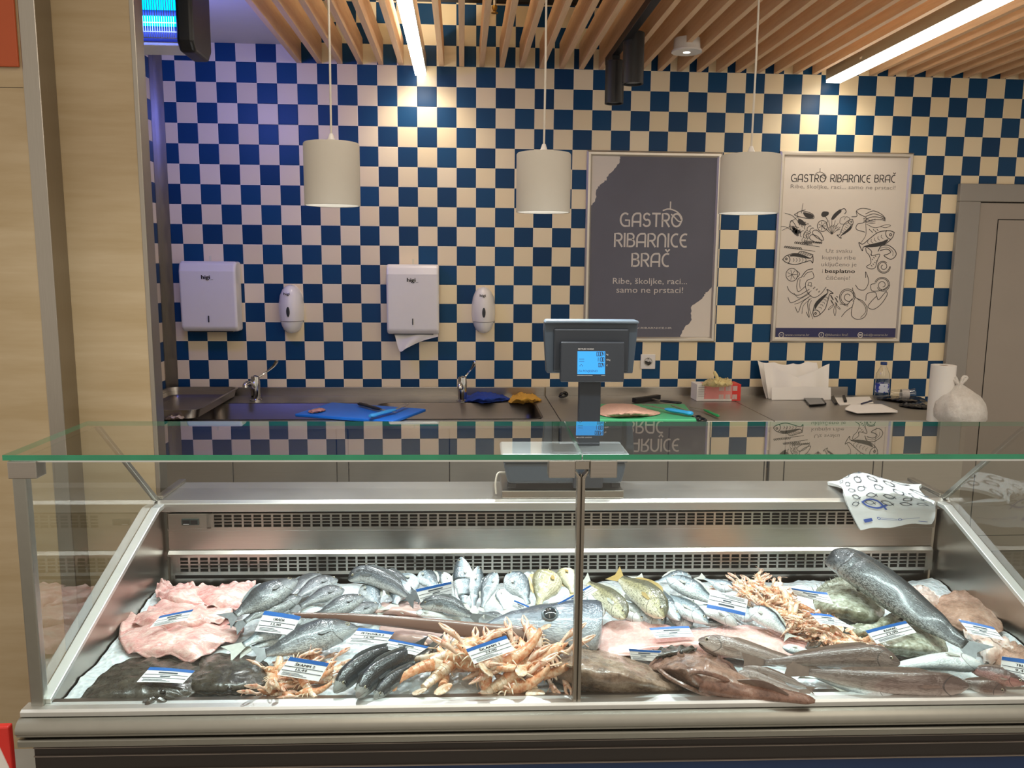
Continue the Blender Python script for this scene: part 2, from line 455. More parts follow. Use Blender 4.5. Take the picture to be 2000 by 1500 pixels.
# door with frame in the right end of the back wall
d = thing('door_1', None, None, (4.6, 0, 0)); d['kind'] = 'structure'
mb = MB(); mb.box(4.085, 4.205, -0.03, 0.0, 0.0, 1.963); mb.box(5.2, 5.32, -0.03, 0.0, 0.0, 1.963); mb.box(4.085, 5.32, -0.03, 0.0, 1.963, 2.056)
mb.build('door_frame', M_['door_frame'], d, bevel=0.004)
mb = MB(); mb.box(4.211, 5.194, -0.018, 0.0, 0.005, 1.957); mb.box(4.20, 5.21, -0.004, 0, 0.005, 1.966, 1)
mb.build('door_leaf', [M_['door'], M_['dark_slot']], d, bevel=0.002)
mb = MB(); mb.box(4.318, 5.1, -0.021, -0.018, 0.1, 1.867); mb.box(4.314, 5.104, -0.0195, -0.018, 0.096, 1.872, 1)
mb.build('door_panel', [M_['door'], M_['dark_slot']], d, bevel=0.001)
# slatted wooden ceiling
ORD = ['first', 'second', 'third', 'fourth', 'fifth', 'sixth', 'seventh', 'eighth', 'ninth', 'tenth', 'eleventh', 'twelfth', 'thirteenth', 'fourteenth', 'fifteenth', 'sixteenth', 'seventeenth', 'eighteenth', 'nineteenth', 'twentieth']
def ordinal(i):
    if i < 20: return ORD[i]
    tens = {2: 'twenty', 3: 'thirty', 4: 'forty', 5: 'fifty'}[(i + 1) // 10]
    return tens + ('-' + ORD[(i + 1) % 10 - 1] if (i + 1) % 10 else 'th')
k = 0; n_left = n_right = 0; proto = None
L1, L2 = (1.193, 1.247), (3.297, 3.38)
xs = [0.6 + 0.1018 * i for i in range(46)]
groups = {'a': [x for x in xs if x + .025 < 1.185], 'b': [x for x in xs if x > 1.25 and x + .025 < 3.29], 'c': [x for x in xs if x > 3.385]}
for gk, place in (('a', 'left of the left strip lamp, {} from the white soffit'), ('b', 'between the two strip lamps, {} from the left lamp'), ('c', 'right of the right strip lamp, {} from that lamp')):
    for i, x in enumerate(groups[gk]):
        if proto is None:
            mb = MB(); mb.box(-0.0125, 0.0125, -1.9, -0.004, 0.0, 0.125)
            proto = mb.build('ceiling_slat', M_['slat'], bevel=0.001); o = proto; dz = proto.location.copy()
        else:
            o = proto.copy(); COL.objects.link(o)
        o.location = dz + V((x + 0.0125, 0, 2.6))
        tag(o, 'wooden ceiling slat ' + place.format(ordinal(i)), 'ceiling slat', 'wooden slats hung below the ceiling')
mb = MB(); mb.box(0.6, 5.6, -0.30, -0.26, 2.83, 2.875); mb.box(0.6, 5.6, -1.3, -1.26, 2.83, 2.875)
tag(mb.build('ceiling_rail', M_['dark_slot']), 'dark carrier rails above the wooden slats near the wall', 'rail')
sp = thing('fire_sprinkler', 'small brass sprinkler hanging between the slats left of the middle pendant', 'sprinkler', (1.58, -0.33, 2.78))
mb = MB(); mb.tube([(1.58, -0.33, 3.0), (1.58, -0.33, 2.80)], 0.008); mb.build('pipe', M_['steel_dark'], sp, smooth=True)
mb = MB(); mb.lathe([(0.012, 2.80), (0.014, 2.79), (0.006, 2.775), (0.016, 2.77), (0.016, 2.767)], (1.58, -0.33, 0), 12); mb.build('head', plain('brass', '#a07a3a', 0.3, 1.0), sp, smooth=True)
# strip lamps
def strip_lamp(x0, x1, y0, label):
    t = thing('strip_lamp', label, 'lamp', ((x0 + x1) / 2, -1.0, 2.55))
    mb = MB(); mb.box(x0 - 0.003, x1 + 0.003, -1.9, y0, 2.562, 2.64); mb.build('housing', M_['alu'], t, bevel=0.002)
    mb = MB(); mb.box(x0, x1, -1.9, y0 - 0.002, 2.548, 2.562); mb.build('diffuser', M_['lamp_on'], t)
    for y in (-0.35, -1.3):
        mb = MB(); mb.tube([((x0 + x1) / 2, y, 2.63), ((x0 + x1) / 2, y, 3.0)], 0.003, 6); mb.build('hanger', M_['alu'], t)
    area('added_uplight', ((x0 + x1) / 2, -1.0, 2.66), 0.04, 1.6, 7.0, (1.0, 0.9, 0.74), (PI, 0, 0))  # upward light added to brighten the ceiling and the slats
    mb = MB(); mb.box(x0 - 0.006, x1 + 0.006, -0.45, -0.43, 2.575, 2.585); mb.build('clip', M_['alu_bright'], t)
    return t
strip_lamp(1.193, 1.247, -0.02, 'lit strip lamp among the slats above the left part of the tiled wall')
strip_lamp(3.30, 3.375, -0.06, 'lit strip lamp among the slats at the upper right above the white poster')
spot('strip_lamp_glow', (1.22, -0.2, 2.54), 7.0, (1.0, 0.90, 0.74), 2.2, (1.22, -0.02, 2.1), 0.9, 0.05)
spot('strip_lamp_glow', (3.34, -0.24, 2.54), 7.0, (1.0, 0.90, 0.74), 2.2, (3.34, -0.02, 2.1), 0.9, 0.05)
# pendants
def pendant(x, z0, z1, r, label, y=-1.5):
    t = thing('pendant_lamp', label, 'lamp', (x, y, z0))
    mb = MB(); n = 48
    mb.lathe([(r - 0.002, z0), (r, z0 + 0.001), (r, z1 - 0.006), (r - 0.003, z1 - 0.001), (r - 0.008, z1), (0.02, z1), (0.02, z1 - 0.003), (r - 0.006, z1 - 0.004), (r - 0.004, z0 + 0.001)], (x, y, 0), n, cap=False)
    mb.add([], [])
    mb.build('lamp_shade', M_['shade'], t, smooth=True)
    mb = MB(); mb.tube([(x, y, z1 - 0.01), (x + 0.002, y, z1 + 0.3), (x, y, 3.0)], 0.0035, 8); mb.build('cord', M_['cord'], t, smooth=True)
    mb = MB(); mb.lathe([(0.022, z1 - 0.06), (0.022, z1), (0.012, z1 + 0.012), (0.006, z1 + 0.03)], (x, y, 0), 16); mb.build('socket', M_['white_plastic'], t, smooth=True)
    mb = MB(); mb.lathe([(0.001, z0 + 0.04), (0.03, z0 + 0.05), (0.042, z0 + 0.08), (0.03, z0 + 0.12), (0.02, z1 - 0.06)], (x, y, 0), 20); mb.build('bulb', M_['bulb'], t, smooth=True)
    spot('pendant_light', (x, y, z0 + 0.03), 34, (0.92, 0.97, 1.0), 1.9, (x, y, 0), 0.6, 0.04)
for (xl, yt), (xr, yb), lab in (((592, 276), (704, 405), 'white drum pendant lamp hanging in front of the bluish left part of the tiles'),
                                ((1009, 296), (1113, 418), 'white drum pendant lamp hanging just left of the dark framed poster'),
                                ((1410, 300), (1517, 420), 'white drum pendant lamp hanging between the two framed posters')):
    a = atY(xl, yt, -1.5); b = atY(xr, yb, -1.5)
    pendant((a.x + b.x) / 2, b.z + 0.004, a.z - 0.004, abs(b.x - a.x) / 2, lab)
# track with two black spotlights, white downlight puck
t = thing('track_spotlights', 'black ceiling track with two black cylinder spotlights pointing down', 'spotlight', (2.13, -0.5, 2.3))
mb = MB(); mb.box(2.118, 2.152, -1.7, -0.25, 2.565, 2.60); mb.build('track', M_['black'], t, bevel=0.002)
for (xa, ya), (xb, yb), Y in (((1183, 120), (1217, 203), -0.42), ((1218, 65), (1256, 165), -0.68)):
    a = atY(xa, ya, Y); b = atY(xb, yb, Y); x = (a.x + b.x) / 2; r = (b.x - a.x) / 2
    s = MB(); s.lathe([(r - 0.006, b.z + 0.02), (r - 0.006, b.z), (r, b.z), (r, a.z), (r - 0.004, a.z + 0.003), (0.001, a.z + 0.003)], (x, Y, 0), 32, cap=False)
    s = s.build('spotlight_body', M_['black'], t, smooth=True)
    mb = MB(); mb.lathe([(0.001, b.z + 0.012), (r - 0.006, b.z + 0.010)], (x, Y, 0), 24, cap=False); mb.build('lens', M_['alu_bright'], s, smooth=True)
    mb = MB(); mb.box(x - 0.018, x + 0.018, Y - 0.03, Y + 0.03, a.z + 0.003, 2.566); mb.build('adapter', M_['black'], s, bevel=0.003)
t = thing('ceiling_downlight', 'small white round downlight below the slats right of the black spotlights', 'lamp', (2.45, -0.5, 2.56))
a = atY(1313, 75, -0.5); b = atY(1370, 105, -0.5); x = (a.x + b.x) / 2; r = (b.x - a.x) / 2
mb = MB(); mb.lathe([(0.018, b.z + 0.004), (r, b.z + 0.004), (r, b.z + 0.012), (r * 0.9, b.z + 0.014), (r * 0.84, a.z), (0.02, a.z + 0.004)], (x, -0.5, 0), 32); mb.build('housing', M_['white_plastic'], t, smooth=True)
mb = MB(); mb.lathe([(0.001, b.z + 0.002), (0.016, b.z + 0.003), (0.016, b.z + 0.02)], (x, -0.5, 0), 20); mb.build('lens', M_['puck_on'], t, smooth=True)
mb = MB(); mb.tube([(x, -0.5, a.z), (x, -0.5, 2.9)], 0.003, 6); mb.build('hanger', M_['black'], t)
# insect killer
Yk = -1.28
a = atY(268, 78, Yk); b = atY(352, 78, Yk)
z0 = a.z; x1 = atY(385, 60, Yk).x; xe = atY(352, 60, Yk).x; zc = atY(370, 105, Yk).z
t = thing('insect_killer', 'insect killer with glowing blue tubes behind a wire grid and black end cap', 'insect killer', (xe - 0.2, Yk, z0))
mb = MB(); mb.box(xe - 0.5, xe, Yk + 0.02, Yk + 0.16, z0 - 0.012, 2.686); mb.build('housing', M_['white_plastic'], t, bevel=0.004)
mb = MB(); pr = [(Yk - 0.05, zc + 0.03), (Yk - 0.02, zc), (Yk + 0.13, zc), (Yk + 0.17, zc + 0.04), (Yk + 0.17, 2.686), (Yk - 0.05, 2.686)]
mb.prism(pr, xe, x1, 'x'); mb.build('end_cap', M_['black'], t, bevel=0.012, seg=3)
mb = MB(); mb.box(xe - 0.49, xe, Yk + 0.016, Yk + 0.02, z0, 2.68); mb.build('backing_plate', plain('dark_blue_backing', '#161f55', 0.3), t)  # dark blue plate added so the housing behind the tubes stays dark
for z in (atY(310, 41, Yk).z, atY(310, 9, Yk).z):
    mb = MB(); mb.tube([(xe - 0.48, Yk, z), (xe - 0.012, Yk, z)], 0.017, 14); mb.build('tube', M_['uv_tube'], t, smooth=True)
mb = MB()
for i in range(60):
    x = xe - 0.48 + i * 0.47 / 59; mb.box(x - 0.001, x + 0.001, Yk - 0.035, Yk - 0.033, z0, 2.686)
for z in (z0, z0 + 0.02, z0 + 0.05, z0 + 0.14, z0 + 0.23): mb.box(xe - 0.5, xe, Yk - 0.036, Yk - 0.034, z - 0.0015, z + 0.0015)
mb.build('wire_grid', M_['steel_dark'], t)
l = area('insect_killer_light', (xe - 0.1, Yk - 0.03, z0 + 0.1), 0.3, 0.16, 2.0, (0.12, 0.2, 1.0), (math.radians(80), 0, 0))
l2 = area('insect_killer_light', (xe - 0.15, Yk + 0.18, z0 + 0.08), 0.35, 0.14, 15.0, (0.16, 0.2, 1.0))
l2.data.energy = 4.5
l2.rotation_euler = V((0.05, 1.0, -0.30)).to_track_quat('-Z', 'Y').to_euler()
# orange sign panel on the plywood, red-white carton low at the left
a = atY(40, 132, -1.74)
mb = MB(); mb.box(a.x - 0.7, a.x, -1.752, -1.742, a.z, a.z + 0.45); tag(mb.build('sign_panel', M_['orange'], bevel=0.002), 'plain orange sign panel fixed high on the left plywood wall', 'sign')
# ------------------------------------------------------------------ refrigerated display case (frame: u along, v back, z up)
U1 = 2.56
case = thing('display_case', 'long stainless and glass refrigerated fish counter with flat glass top', 'display case', CF)
def cpart(name, mb, mats, parent=None, **k): return mb.build(name, mats, parent or case, M=CF, **k)
# base, plinth, rails
mb = MB(); mb.box(0.0, U1, 0.03, 0.95, 0.08, 0.422); cpart('base_panel', mb, M_['base_blue'], bevel=0.003)
mb = MB()
mb.box(-0.01, U1 + 0.01, 0.01, 0.96, 0.422, 0.505)
for z in (0.505, 0.484, 0.463, 0.426): mb.box(-0.011, U1 + 0.011, 0.006, 0.012, z - 0.0008, z + 0.0008, 1)
cpart('plinth_band', mb, [M_['base_dark'], plain('plinth_line', '#8a8078', 0.4)])
mb = MB()
mb.prism([(0.02, 0.5925), (-0.012, 0.5925), (-0.018, 0.588), (-0.018, 0.577), (0.02, 0.577)], -0.02, U1 + 0.02, 'x'); cpart('glass_rail', mb, M_['alu_bright'], bevel=0.001)
mb = MB()
mb.prism([(0.02, 0.576), (-0.02, 0.575), (-0.032, 0.569), (-0.040, 0.558), (-0.040, 0.547), (-0.034, 0.541), (-0.034, 0.537), (0.02, 0.537)], -0.022, U1 + 0.022, 'x'); cpart('bumper', mb, M_['alu'], smooth=True)
mb = MB()
mb.box(-0.018, U1 + 0.018, -0.012, 0.02, 0.527, 0.537, 1)
mb.prism([(0.02, 0.529), (-0.03, 0.529), (-0.034, 0.526), (-0.034, 0.512), (0.02, 0.505)], -0.022, U1 + 0.022, 'x'); cpart('lower_rail', mb, [M_['alu'], M_['base_dark']], bevel=0.0008)
# tub: bottom, front lip, rear wall, sides
mb = MB()
mb.box(0.015, U1 - 0.015, 0.022, 0.76, 0.50, 0.545)
mb.prism([(0.018, 0.5915), (0.045, 0.587), (0.05, 0.575), (0.05, 0.54), (0.018, 0.54)], 0.015, U1 - 0.015, 'x')
cpart('tub', mb, M_['steel'], bevel=0.001)
vb = 0.745
mb = MB()
mb.box(0.03, U1 - 0.03, vb + 0.02, 0.96, 0.50, 0.855)
mb.prism([(vb + 0.03, 0.764), (vb, 0.764), (vb, 0.70), (vb + 0.03, 0.70)], 0.04, U1 - 0.04, 'x')
mb.prism([(vb + 0.03, 0.70), (vb - 0.004, 0.70), (vb - 0.016, 0.690), (vb - 0.016, 0.684), (vb + 0.03, 0.684)], 0.04, U1 - 0.04, 'x')
mb.prism([(vb + 0.03, 0.772), (vb - 0.006, 0.772), (vb - 0.006, 0.764), (vb + 0.03, 0.764)], 0.04, U1 - 0.04, 'x')
cpart('rear_wall', mb, M_['steel'], bevel=0.001)
def grille(u0, u1, z0, z1, rows, v, name):
    mb = MB(); nb = int((u1 - u0) / 0.0307); p = (u1 - u0) / nb
    for i in range(nb + 1): mb.box(u0 + i * p - 0.0032, u0 + i * p + 0.0032, v, v + 0.003, z0, z1)
    zs = [z0]; 
    mb.box(u0 - 0.02, u1 + 0.02, v - 0.001, v + 0.003, z0 - 0.011, z0); mb.box(u0 - 0.02, u1 + 0.02, v - 0.001, v + 0.003, z1, z1 + 0.004)
    mb.box(u0 - 0.02, u0 - 0.003, v - 0.001, v + 0.003, z0, z1); mb.box(u1 + 0.003, u1 + 0.02, v - 0.001, v + 0.003, z0, z1)
    h = (z1 - z0) / rows
    for r in range(1, rows):
        w = h * (0.17 if r == 2 else 0.11)
        mb.box(u0, u1, v, v + 0.003, z0 + r * h - w, z0 + r * h + w)
    g = cpart(name, mb, M_['steel'])
    return g
grille(0.075, U1 - 0.06, 0.633, 0.680, 4, vb - 0.014, 'lower_grille')
grille(0.185, U1 - 0.06, 0.778, 0.818, 4, vb - 0.008, 'upper_grille')
mb = MB(); mb.box(0.05, U1 - 0.05, vb + 0.012, vb + 0.02, 0.60, 0.684); mb.box(0.05, U1 - 0.05, vb + 0.012, vb + 0.02, 0.770, 0.826); cpart('grille_backing', mb, M_['dark_slot'])  # near-black sheets stand in for the shade behind the grille slots
mb = MB(); mb.box(0.045, 0.18, vb - 0.009, vb + 0.01, 0.772, 0.822); sw = cpart('control_plate', mb, M_['steel'], bevel=0.001)
mb = MB(); mb.box(0.088, 0.142, vb - 0.013, vb - 0.008, 0.786, 0.806); mb.box(0.092, 0.114, vb - 0.015, vb - 0.012, 0.789, 0.803, 1); mb.box(0.117, 0.138, vb - 0.015, vb - 0.012, 0.789, 0.803, 1); mb.box(0.094, 0.112, vb - 0.0155, vb - 0.0145, 0.789, 0.791, 2)
mb.build('thermometer', [plain('thermometer_bezel', '#39423f', 0.35), M_['black'], M_['alu_bright']], sw, M=CF, bevel=0.0006)
# ledge
mb = MB()
mb.prism([(0.97, 0.862), (0.752, 0.862), (0.736, 0.854), (0.736, 0.827), (0.75, 0.827), (0.75, 0.84), (0.97, 0.84)], 0.0, U1 + 0.01, 'x')
cpart('service_ledge', mb, M_['steel_ledge'], bevel=0.003, seg=3)
for u in (0.012, U1 - 0.004):
    mb = MB(); mb.box(u - 0.012, u + 0.012, 0.76, 0.97, 0.862, 0.874); cpart('ledge_end_strip', mb, M_['steel'], bevel=0.003)
# sides
for u, s in ((0.0, 1), (U1, -1)):
    a, b = sorted((u + s * 0.012, u + s * 0.030))
    mb = MB(); mb.prism([(0.02, 0.50), (0.03, 0.598), (0.70, 0.838), (0.745, 0.838), (0.76, 0.50)], a, b, 'x'); cpart('side_wall', mb, M_['steel'], bevel=0.001)
    a, b = sorted((u + s * 0.008, u + s * 0.036))
    mb = MB(); mb.prism([(0.012, 0.592), (0.012, 0.604), (0.70, 0.853), (0.74, 0.853), (0.745, 0.84), (0.70, 0.838)], a, b, 'x'); cpart('side_strip', mb, M_['alu_bright'], bevel=0.002)
    a, b = sorted((u + s * 0.002, u + s * 0.008))
    mb = MB(); mb.prism([(0.01, 0.592), (0.01, 1.172), (0.385, 1.172), (0.75, 0.862), (0.70, 0.852)], a, b, 'x'); cpart('side_glass', mb, M_['glass'])
    mb = MB(); a, b = sorted((u - s * 0.002, u + s * 0.012))
    mb.prism([(0.385, 1.172), (0.400, 1.172), (0.765, 0.862), (0.742, 0.862)], a, b, 'x'); cpart('side_strut', mb, M_['alu'], bevel=0.001)
    mb = MB(); a, b = sorted((u - s * 0.006, u + s * 0.024))
    mb.box(a, b, 0.002, 0.026, 0.59, 1.172); cpart('corner_post', mb, M_['alu'], bevel=0.003)
    a, b = sorted((u - s * 0.006, u + s * 0.056))
    mb = MB(); mb.box(a, b, -0.012, 0.03, 1.135, 1.174); cpart('clamp', mb, M_['steel'], bevel=0.002)
# middle post with forked head and clamps
mb = MB()
mb.box(1.249, 1.2565, -0.006, 0.022, 0.585, 1.13); mb.box(1.2595, 1.267, -0.006, 0.022, 0.585, 1.13); mb.box(1.2565, 1.2595, 0.0, 0.02, 0.585, 1.14)
mb.prism([(1.249, 1.13), (1.2565, 1.128), (1.2565, 1.134), (1.245, 1.148), (1.241, 1.148)], -0.006, 0.022, 'y')
mb.prism([(1.267, 1.13), (1.2595, 1.128), (1.2595, 1.134), (1.271, 1.148), (1.275, 1.148)], -0.006, 0.022, 'y')
mb.box(1.2435, 1.2765, -0.004, 0.03, 1.152, 1.173)
cpart('middle_post', mb, M_['steel_v'], bevel=0.0012)
for a, b in ((1.183, 1.2432), (1.2768, 1.338)):
    mb = MB(); mb.box(a, b, -0.012, 0.03, 1.134, 1.174); cpart('clamp', mb, M_['steel'], bevel=0.002)
# panes
for a, b in ((0.004, 1.251), (1.265, U1 - 0.004)):
    mb = MB(); mb.box(a, b, 0.006, 0.012, 0.588, 1.170)
    cpart('front_glass', mb, M_['glass'])
for a, b in ((-0.018, 1.2575), (1.2605, U1 + 0.02)):
    mb = MB(); mb.box(a, b, -0.006, 0.386, 1.175, 1.187)
    mb.m = [0, 0, 1, 1, 1, 1]
    cpart('top_glass', mb, [M_['glass_top'], M_['glass_edge']])
mb = MB(); mb.box(0.0, U1, -0.004, 0.004, 1.1705, 1.1745); cpart('edge_strip', mb, M_['alu_bright'])
# ice
random.seed(3)
ice = MB(); nu, nv = 150, 40
def icef(s, t):
    u = 0.034 + s * (U1 - 0.068); v = 0.052 + t * (0.735 - 0.052)
    h = 0.565 + 0.06 * v + 0.012 * noise.noise(V((u * 9, v * 9, 0))) + 0.007 * noise.noise(V((u * 40, v * 40, 3))) + 0.004 * noise.noise(V((u * 110, v * 110, 5)))
    return (u, v, h - 0.004 - 0.022 * max(0.0, (v - 0.64) / 0.1) ** 2)
ice.grid(icef, nu, nv, 0, 0.0)
tI = NT('crushed_ice'); co = tI.coord('Object')
vo = tI.n('ShaderNodeTexVoronoi'); vo.inputs['Scale'].default_value = 70; tI.t.links.new(co, vo.inputs['Vector'])
pI = tI.bsdf(tI.mix(vo.outputs[0], lin('#c9d3d8'), lin('#e2e8ea')), 0.3, 0, 0.3, 0.6, 0.15); tI.bump(pI, vo.outputs[0], 0.7, 0.006)
M_['ice'] = tI.mat
io = ice.build('crushed_ice', M_['ice'], M=CF, smooth=True, sharp=0.9)
tag(io, 'crushed ice spread over the bottom of the fish counter', 'ice', kind='stuff')
# ------------------------------------------------------------------ worktop along the back wall
ZW = 0.91
def atW(px, py): return atZ(px, py, ZW)
sinks = thing('sink_unit', 'stainless sink unit with two basins at the left of the back counter', 'sink', (0.9, -0.37, 0))
YF = -0.75
mb = MB()   # top with two openings
bas = [(0.20, 0.95), (1.02, 1.79)]
yb0, yb1 = -0.68, -0.25
xs_ = [-0.105, bas[0][0], bas[0][1], bas[1][0], bas[1][1], 1.872]
mb.box(xs_[0], xs_[5], yb1, -0.012, ZW - 0.03, ZW); mb.box(xs_[0], xs_[5], YF, yb0, ZW - 0.03, ZW)
for a, b in ((0, 1), (2, 3), (4, 5)): mb.box(xs_[a], xs_[b], yb0, yb1, ZW - 0.03, ZW)
mb.build('worktop', M_['steel_ledge'], sinks, bevel=0.002)
for a, b in bas:
    mb = MB(); r = 0.05
    def ring(z, ins):
        pts = []
        for cx, cy, a0 in ((b - r, yb1 - r, 0), (a + r, yb1 - r, 90), (a + r, yb0 + r, 180), (b - r, yb0 + r, 270)):
            for q in range(6):
                an = math.radians(a0 + q * 18); pts.append(V((cx + (r - ins) * math.cos(an), cy + (r - ins) * math.sin(an), z)))
        return pts
    mb.loft([ring(ZW + 0.002, -0.012), ring(ZW + 0.003, -0.006), ring(ZW, 0.0), ring(ZW - 0.2, 0.008), ring(ZW - 0.22, 0.03), ring(ZW - 0.222, 0.049)], cap=False)
    o_ = len(mb.v); mb.add(ring(ZW - 0.222, 0.049), [tuple(range(24))])
    mb.build('basin', M_['steel_basin'], sinks, smooth=True, sharp=1.2)
mb = MB(); mb.box(-0.105, 1.872, -0.012, -0.003, ZW - 0.03, 0.957); mb.build('splashback', M_['steel'], sinks, bevel=0.002)
def fronts(t, x0, x1, cuts, y=-0.70):
    xs = [x0] + cuts + [x1]
    for a, b in zip(xs, xs[1:]):
        mb = MB(); mb.box(a + 0.002, b - 0.002, y, y + 0.02, 0.12, ZW - 0.035); mb.build('front_panel', M_['steel_dark'], t, bevel=0.002)
    mb = MB(); mb.box(x0 + 0.004, x1 - 0.004, y + 0.019, y + 0.03, 0.0, ZW - 0.23); mb.build('carcass', M_['dark_slot'], t)
fx = lambda px: atY(px, 920, -0.70).x
fronts(sinks, -0.10, 1.87, [fx(455), fx(658), fx(681), fx(878)])
cab = thing('work_counter', 'middle stainless counter with the green board between sinks and scale pole', 'counter', (2.36, -0.37, 0))
mb = MB(); mb.box(1.876, 2.852, YF, -0.012, ZW - 0.03, ZW); mb.build('worktop', M_['steel_ledge'], cab, bevel=0.002)
mb = MB(); mb.box(1.876, 2.852, -0.012, -0.003, ZW - 0.03, 0.957); mb.build('splashback', M_['steel'], cab, bevel=0.002)
fronts(cab, 1.88, 2.85, [fx(1304), fx(1492)])
cab2 = thing('work_counter', 'right stainless counter carrying paper, phone, bottle and white bag', 'counter', (3.33, -0.37, 0))
mb = MB(); mb.box(2.856, 3.80, YF, -0.012, ZW - 0.03, ZW); mb.build('worktop', M_['steel_ledge'], cab2, bevel=0.002)
mb = MB(); mb.box(2.856, 3.55, -0.012, -0.003, ZW - 0.03, 0.957); mb.build('splashback', M_['steel'], cab2, bevel=0.002)
fronts(cab2, 2.86, 3.80, [fx(1531), fx(1705), fx(1723)])
# faucets
def faucet(px, py, lean, label):
    p = atW(px, py); x, y = p.x, p.y
    t = thing('faucet', label, 'faucet', (x, y, ZW))
    mb = MB(); mb.lathe([(0.03, ZW), (0.03, ZW + 0.008), (0.022, ZW + 0.012), (0.024, ZW + 0.10), (0.020, ZW + 0.125), (0.004, ZW + 0.132)], (x, y, 0), 20); mb.build('body', M_['chrome'], t, smooth=True)
    mb = MB(); mb.tube(spline([(x - 0.005, y - 0.01, ZW + 0.07), (x - 0.01, y - 0.07, ZW + 0.10), (x - 0.012, y - 0.14, ZW + 0.105), (x - 0.012, y - 0.15, ZW + 0.09)], 10), 0.013, 10); mb.build('spout', M_['chrome'], t, smooth=True)
    mb = MB(); mb.tube(spline([(x + 0.006, y, ZW + 0.115), (x + 0.03 * lean, y + 0.02, ZW + 0.135), (x + 0.07 * lean, y + 0.03, ZW + 0.175), (x + 0.085 * lean, y + 0.03, ZW + 0.205)], 12), [0.006, 0.006, 0.0055, 0.005, 0.005, 0.005, 0.005, 0.006, 0.007, 0.008, 0.009, 0.009, 0.006], 8); mb.build('lever', M_['chrome'], t, smooth=True)
faucet(500, 783, 1.25, 'chrome faucet with long lever behind the left basin')
faucet(903, 784, 0.75, 'chrome faucet with long lever beside the blue cloth')
# dispensers
WHITE, INK = M_['white_plastic'], M_['ink']
def Wm(px, py, Y=0.0): return atY(px, py, Y)
def towel_dispenser(l, r, t_, b_, label, paper):
    a = Wm(l, t_); c = Wm(r, b_); x0, x1, z0, z1 = a.x, c.x, c.z, a.z; d = 0.115
    x0 += 0.004; x1 -= 0.004
    t = thing('towel_dispenser', label, 'paper towel dispenser', ((x0 + x1) / 2, 0, z0))
    mb = MB(); mb.prism([(0, z0), (-d * 0.75, z0), (-d * 0.95, z0 + 0.02), (-d, z1 - 0.05), (-d * 0.9, z1 - 0.012), (-d * 0.7, z1), (0, z1)], x0, x1, 'x'); mb.build('cover', WHITE, t, bevel=0.012, seg=4)
    yf = -d * 0.985 - 0.002
    mb = MB(); xm = (x0 + x1) / 2
    mb.box(xm - 0.003, xm + 0.002, yf - 0.0005, yf + 0.004, z0 + 0.05, z0 + 0.082); mb.build('sight_slot', M_['scale_dark'], t)
    mb = MB(); mb.box(x0 + 0.03, x1 - 0.03, -d * 0.72, -0.02, z0 - 0.003, z0 + 0.004); mb.build('outlet', M_['scale_dark'], t)
    mb = MB(); put_text(mb, 'higi', xm - 0.006, z1 - 0.088, 0.020, lambda x, y, l_: (x, yf - 0.001 - l_, y), bold=0.0012, width=0.042); mb.box(xm + 0.018, xm + 0.030, yf - 0.0012, yf, z1 - 0.091, z1 - 0.090); mb.build('lettering', INK, t)
    mb = MB(); mb.box(xm - 0.004, xm + 0.006, -0.05, -0.046, z1 - 0.004, z1 + 0.028); mb.build('key', plain('ivory_key', '#d9d2b4', 0.5), t, bevel=0.001)
    if paper:
        P = [Wm(775, 648, -0.06), Wm(800, 683, -0.075), Wm(832, 658, -0.07), Wm(861, 650, -0.05)]
        mb = MB()
        def pf(s, q):
            top = V((x0 + 0.03 + s * (x1 - x0 - 0.035), -0.07 + 0.012 * math.sin(s * 7), z0 + 0.003))
            bl = spline([(x0 + 0.035, 0), (x0 + 0.062, -0.088), (x0 + 0.10, -0.072), (x0 + 0.17, -0.04), (x1 - 0.004, -0.012)], 20)[int(round(s * 20))]
            bot = V((bl.x, -0.085 + 0.014 * math.sin(s * 9 + 1), z0 + bl.y))
            return top.lerp(bot, q)
        mb.grid(pf, 20, 6, 0, 0.001); mb.build('paper_towel', M_['white_paper'], t, smooth=True)
towel_dispenser(360, 477, 510, 645, 'white paper towel dispenser at the far left, no towel showing', False)
towel_dispenser(756, 860, 516, 650, 'white paper towel dispenser with a towel hanging out', True)
def soap(l, r, t_, b_, label):
    a = Wm(l, t_); c = Wm(r, b_); xm = (a.x + c.x) / 2; w = (c.x - a.x) / 2; z0, z1 = c.z, a.z; H = z1 - z0
    t = thing('soap_dispenser', label, 'soap dispenser', (xm, 0, z0))
    def body(zs):
        return [[V((xm + math.cos(k * PI / 12) * w * f, min(0, -abs(math.sin(k * PI / 12)) * 0.10 * f ** 0.6), z0 + H * z)) if k <= 12 else V((xm + math.cos(k * PI / 12) * w * f, -0.001, z0 + H * z)) for k in range(24)] for z, f in zs]
    mb = MB(); mb.loft(body([(0.26, 0.93), (0.4, 1.0), (0.6, 0.99), (0.78, 0.88), (0.9, 0.68), (0.97, 0.42), (1.0, 0.12)])); mb.build('cover', WHITE, t, smooth=True)
    mb = MB(); mb.loft(body([(0.0, 0.15), (0.02, 0.42), (0.08, 0.66), (0.16, 0.80), (0.25, 0.90)])); mb.build('push_button', plain('white_button', '#eceae6', 0.18, var=0.02), t, smooth=True)
    mb = MB(); mb.loft([[V((xm + math.cos(q * PI / 8) * 0.009 * f, -0.1005 - 0.002 * (1 - f), z0 + H * 0.46 + math.sin(q * PI / 8) * 0.026 * f)) for q in range(16)] for f in (1, 0.85, 0.4)]); mb.build('sight_window', M_['scale_dark'], t)
    mb = MB(); put_text(mb, 'higi', xm - 0.006, z0 + H * 0.80, 0.013, lambda x, y, l_: (x, -0.094 - (y - z0 - H * 0.8) * -0.3 - l_, y), bold=0.0008, width=0.03); mb.build('lettering', INK, t)
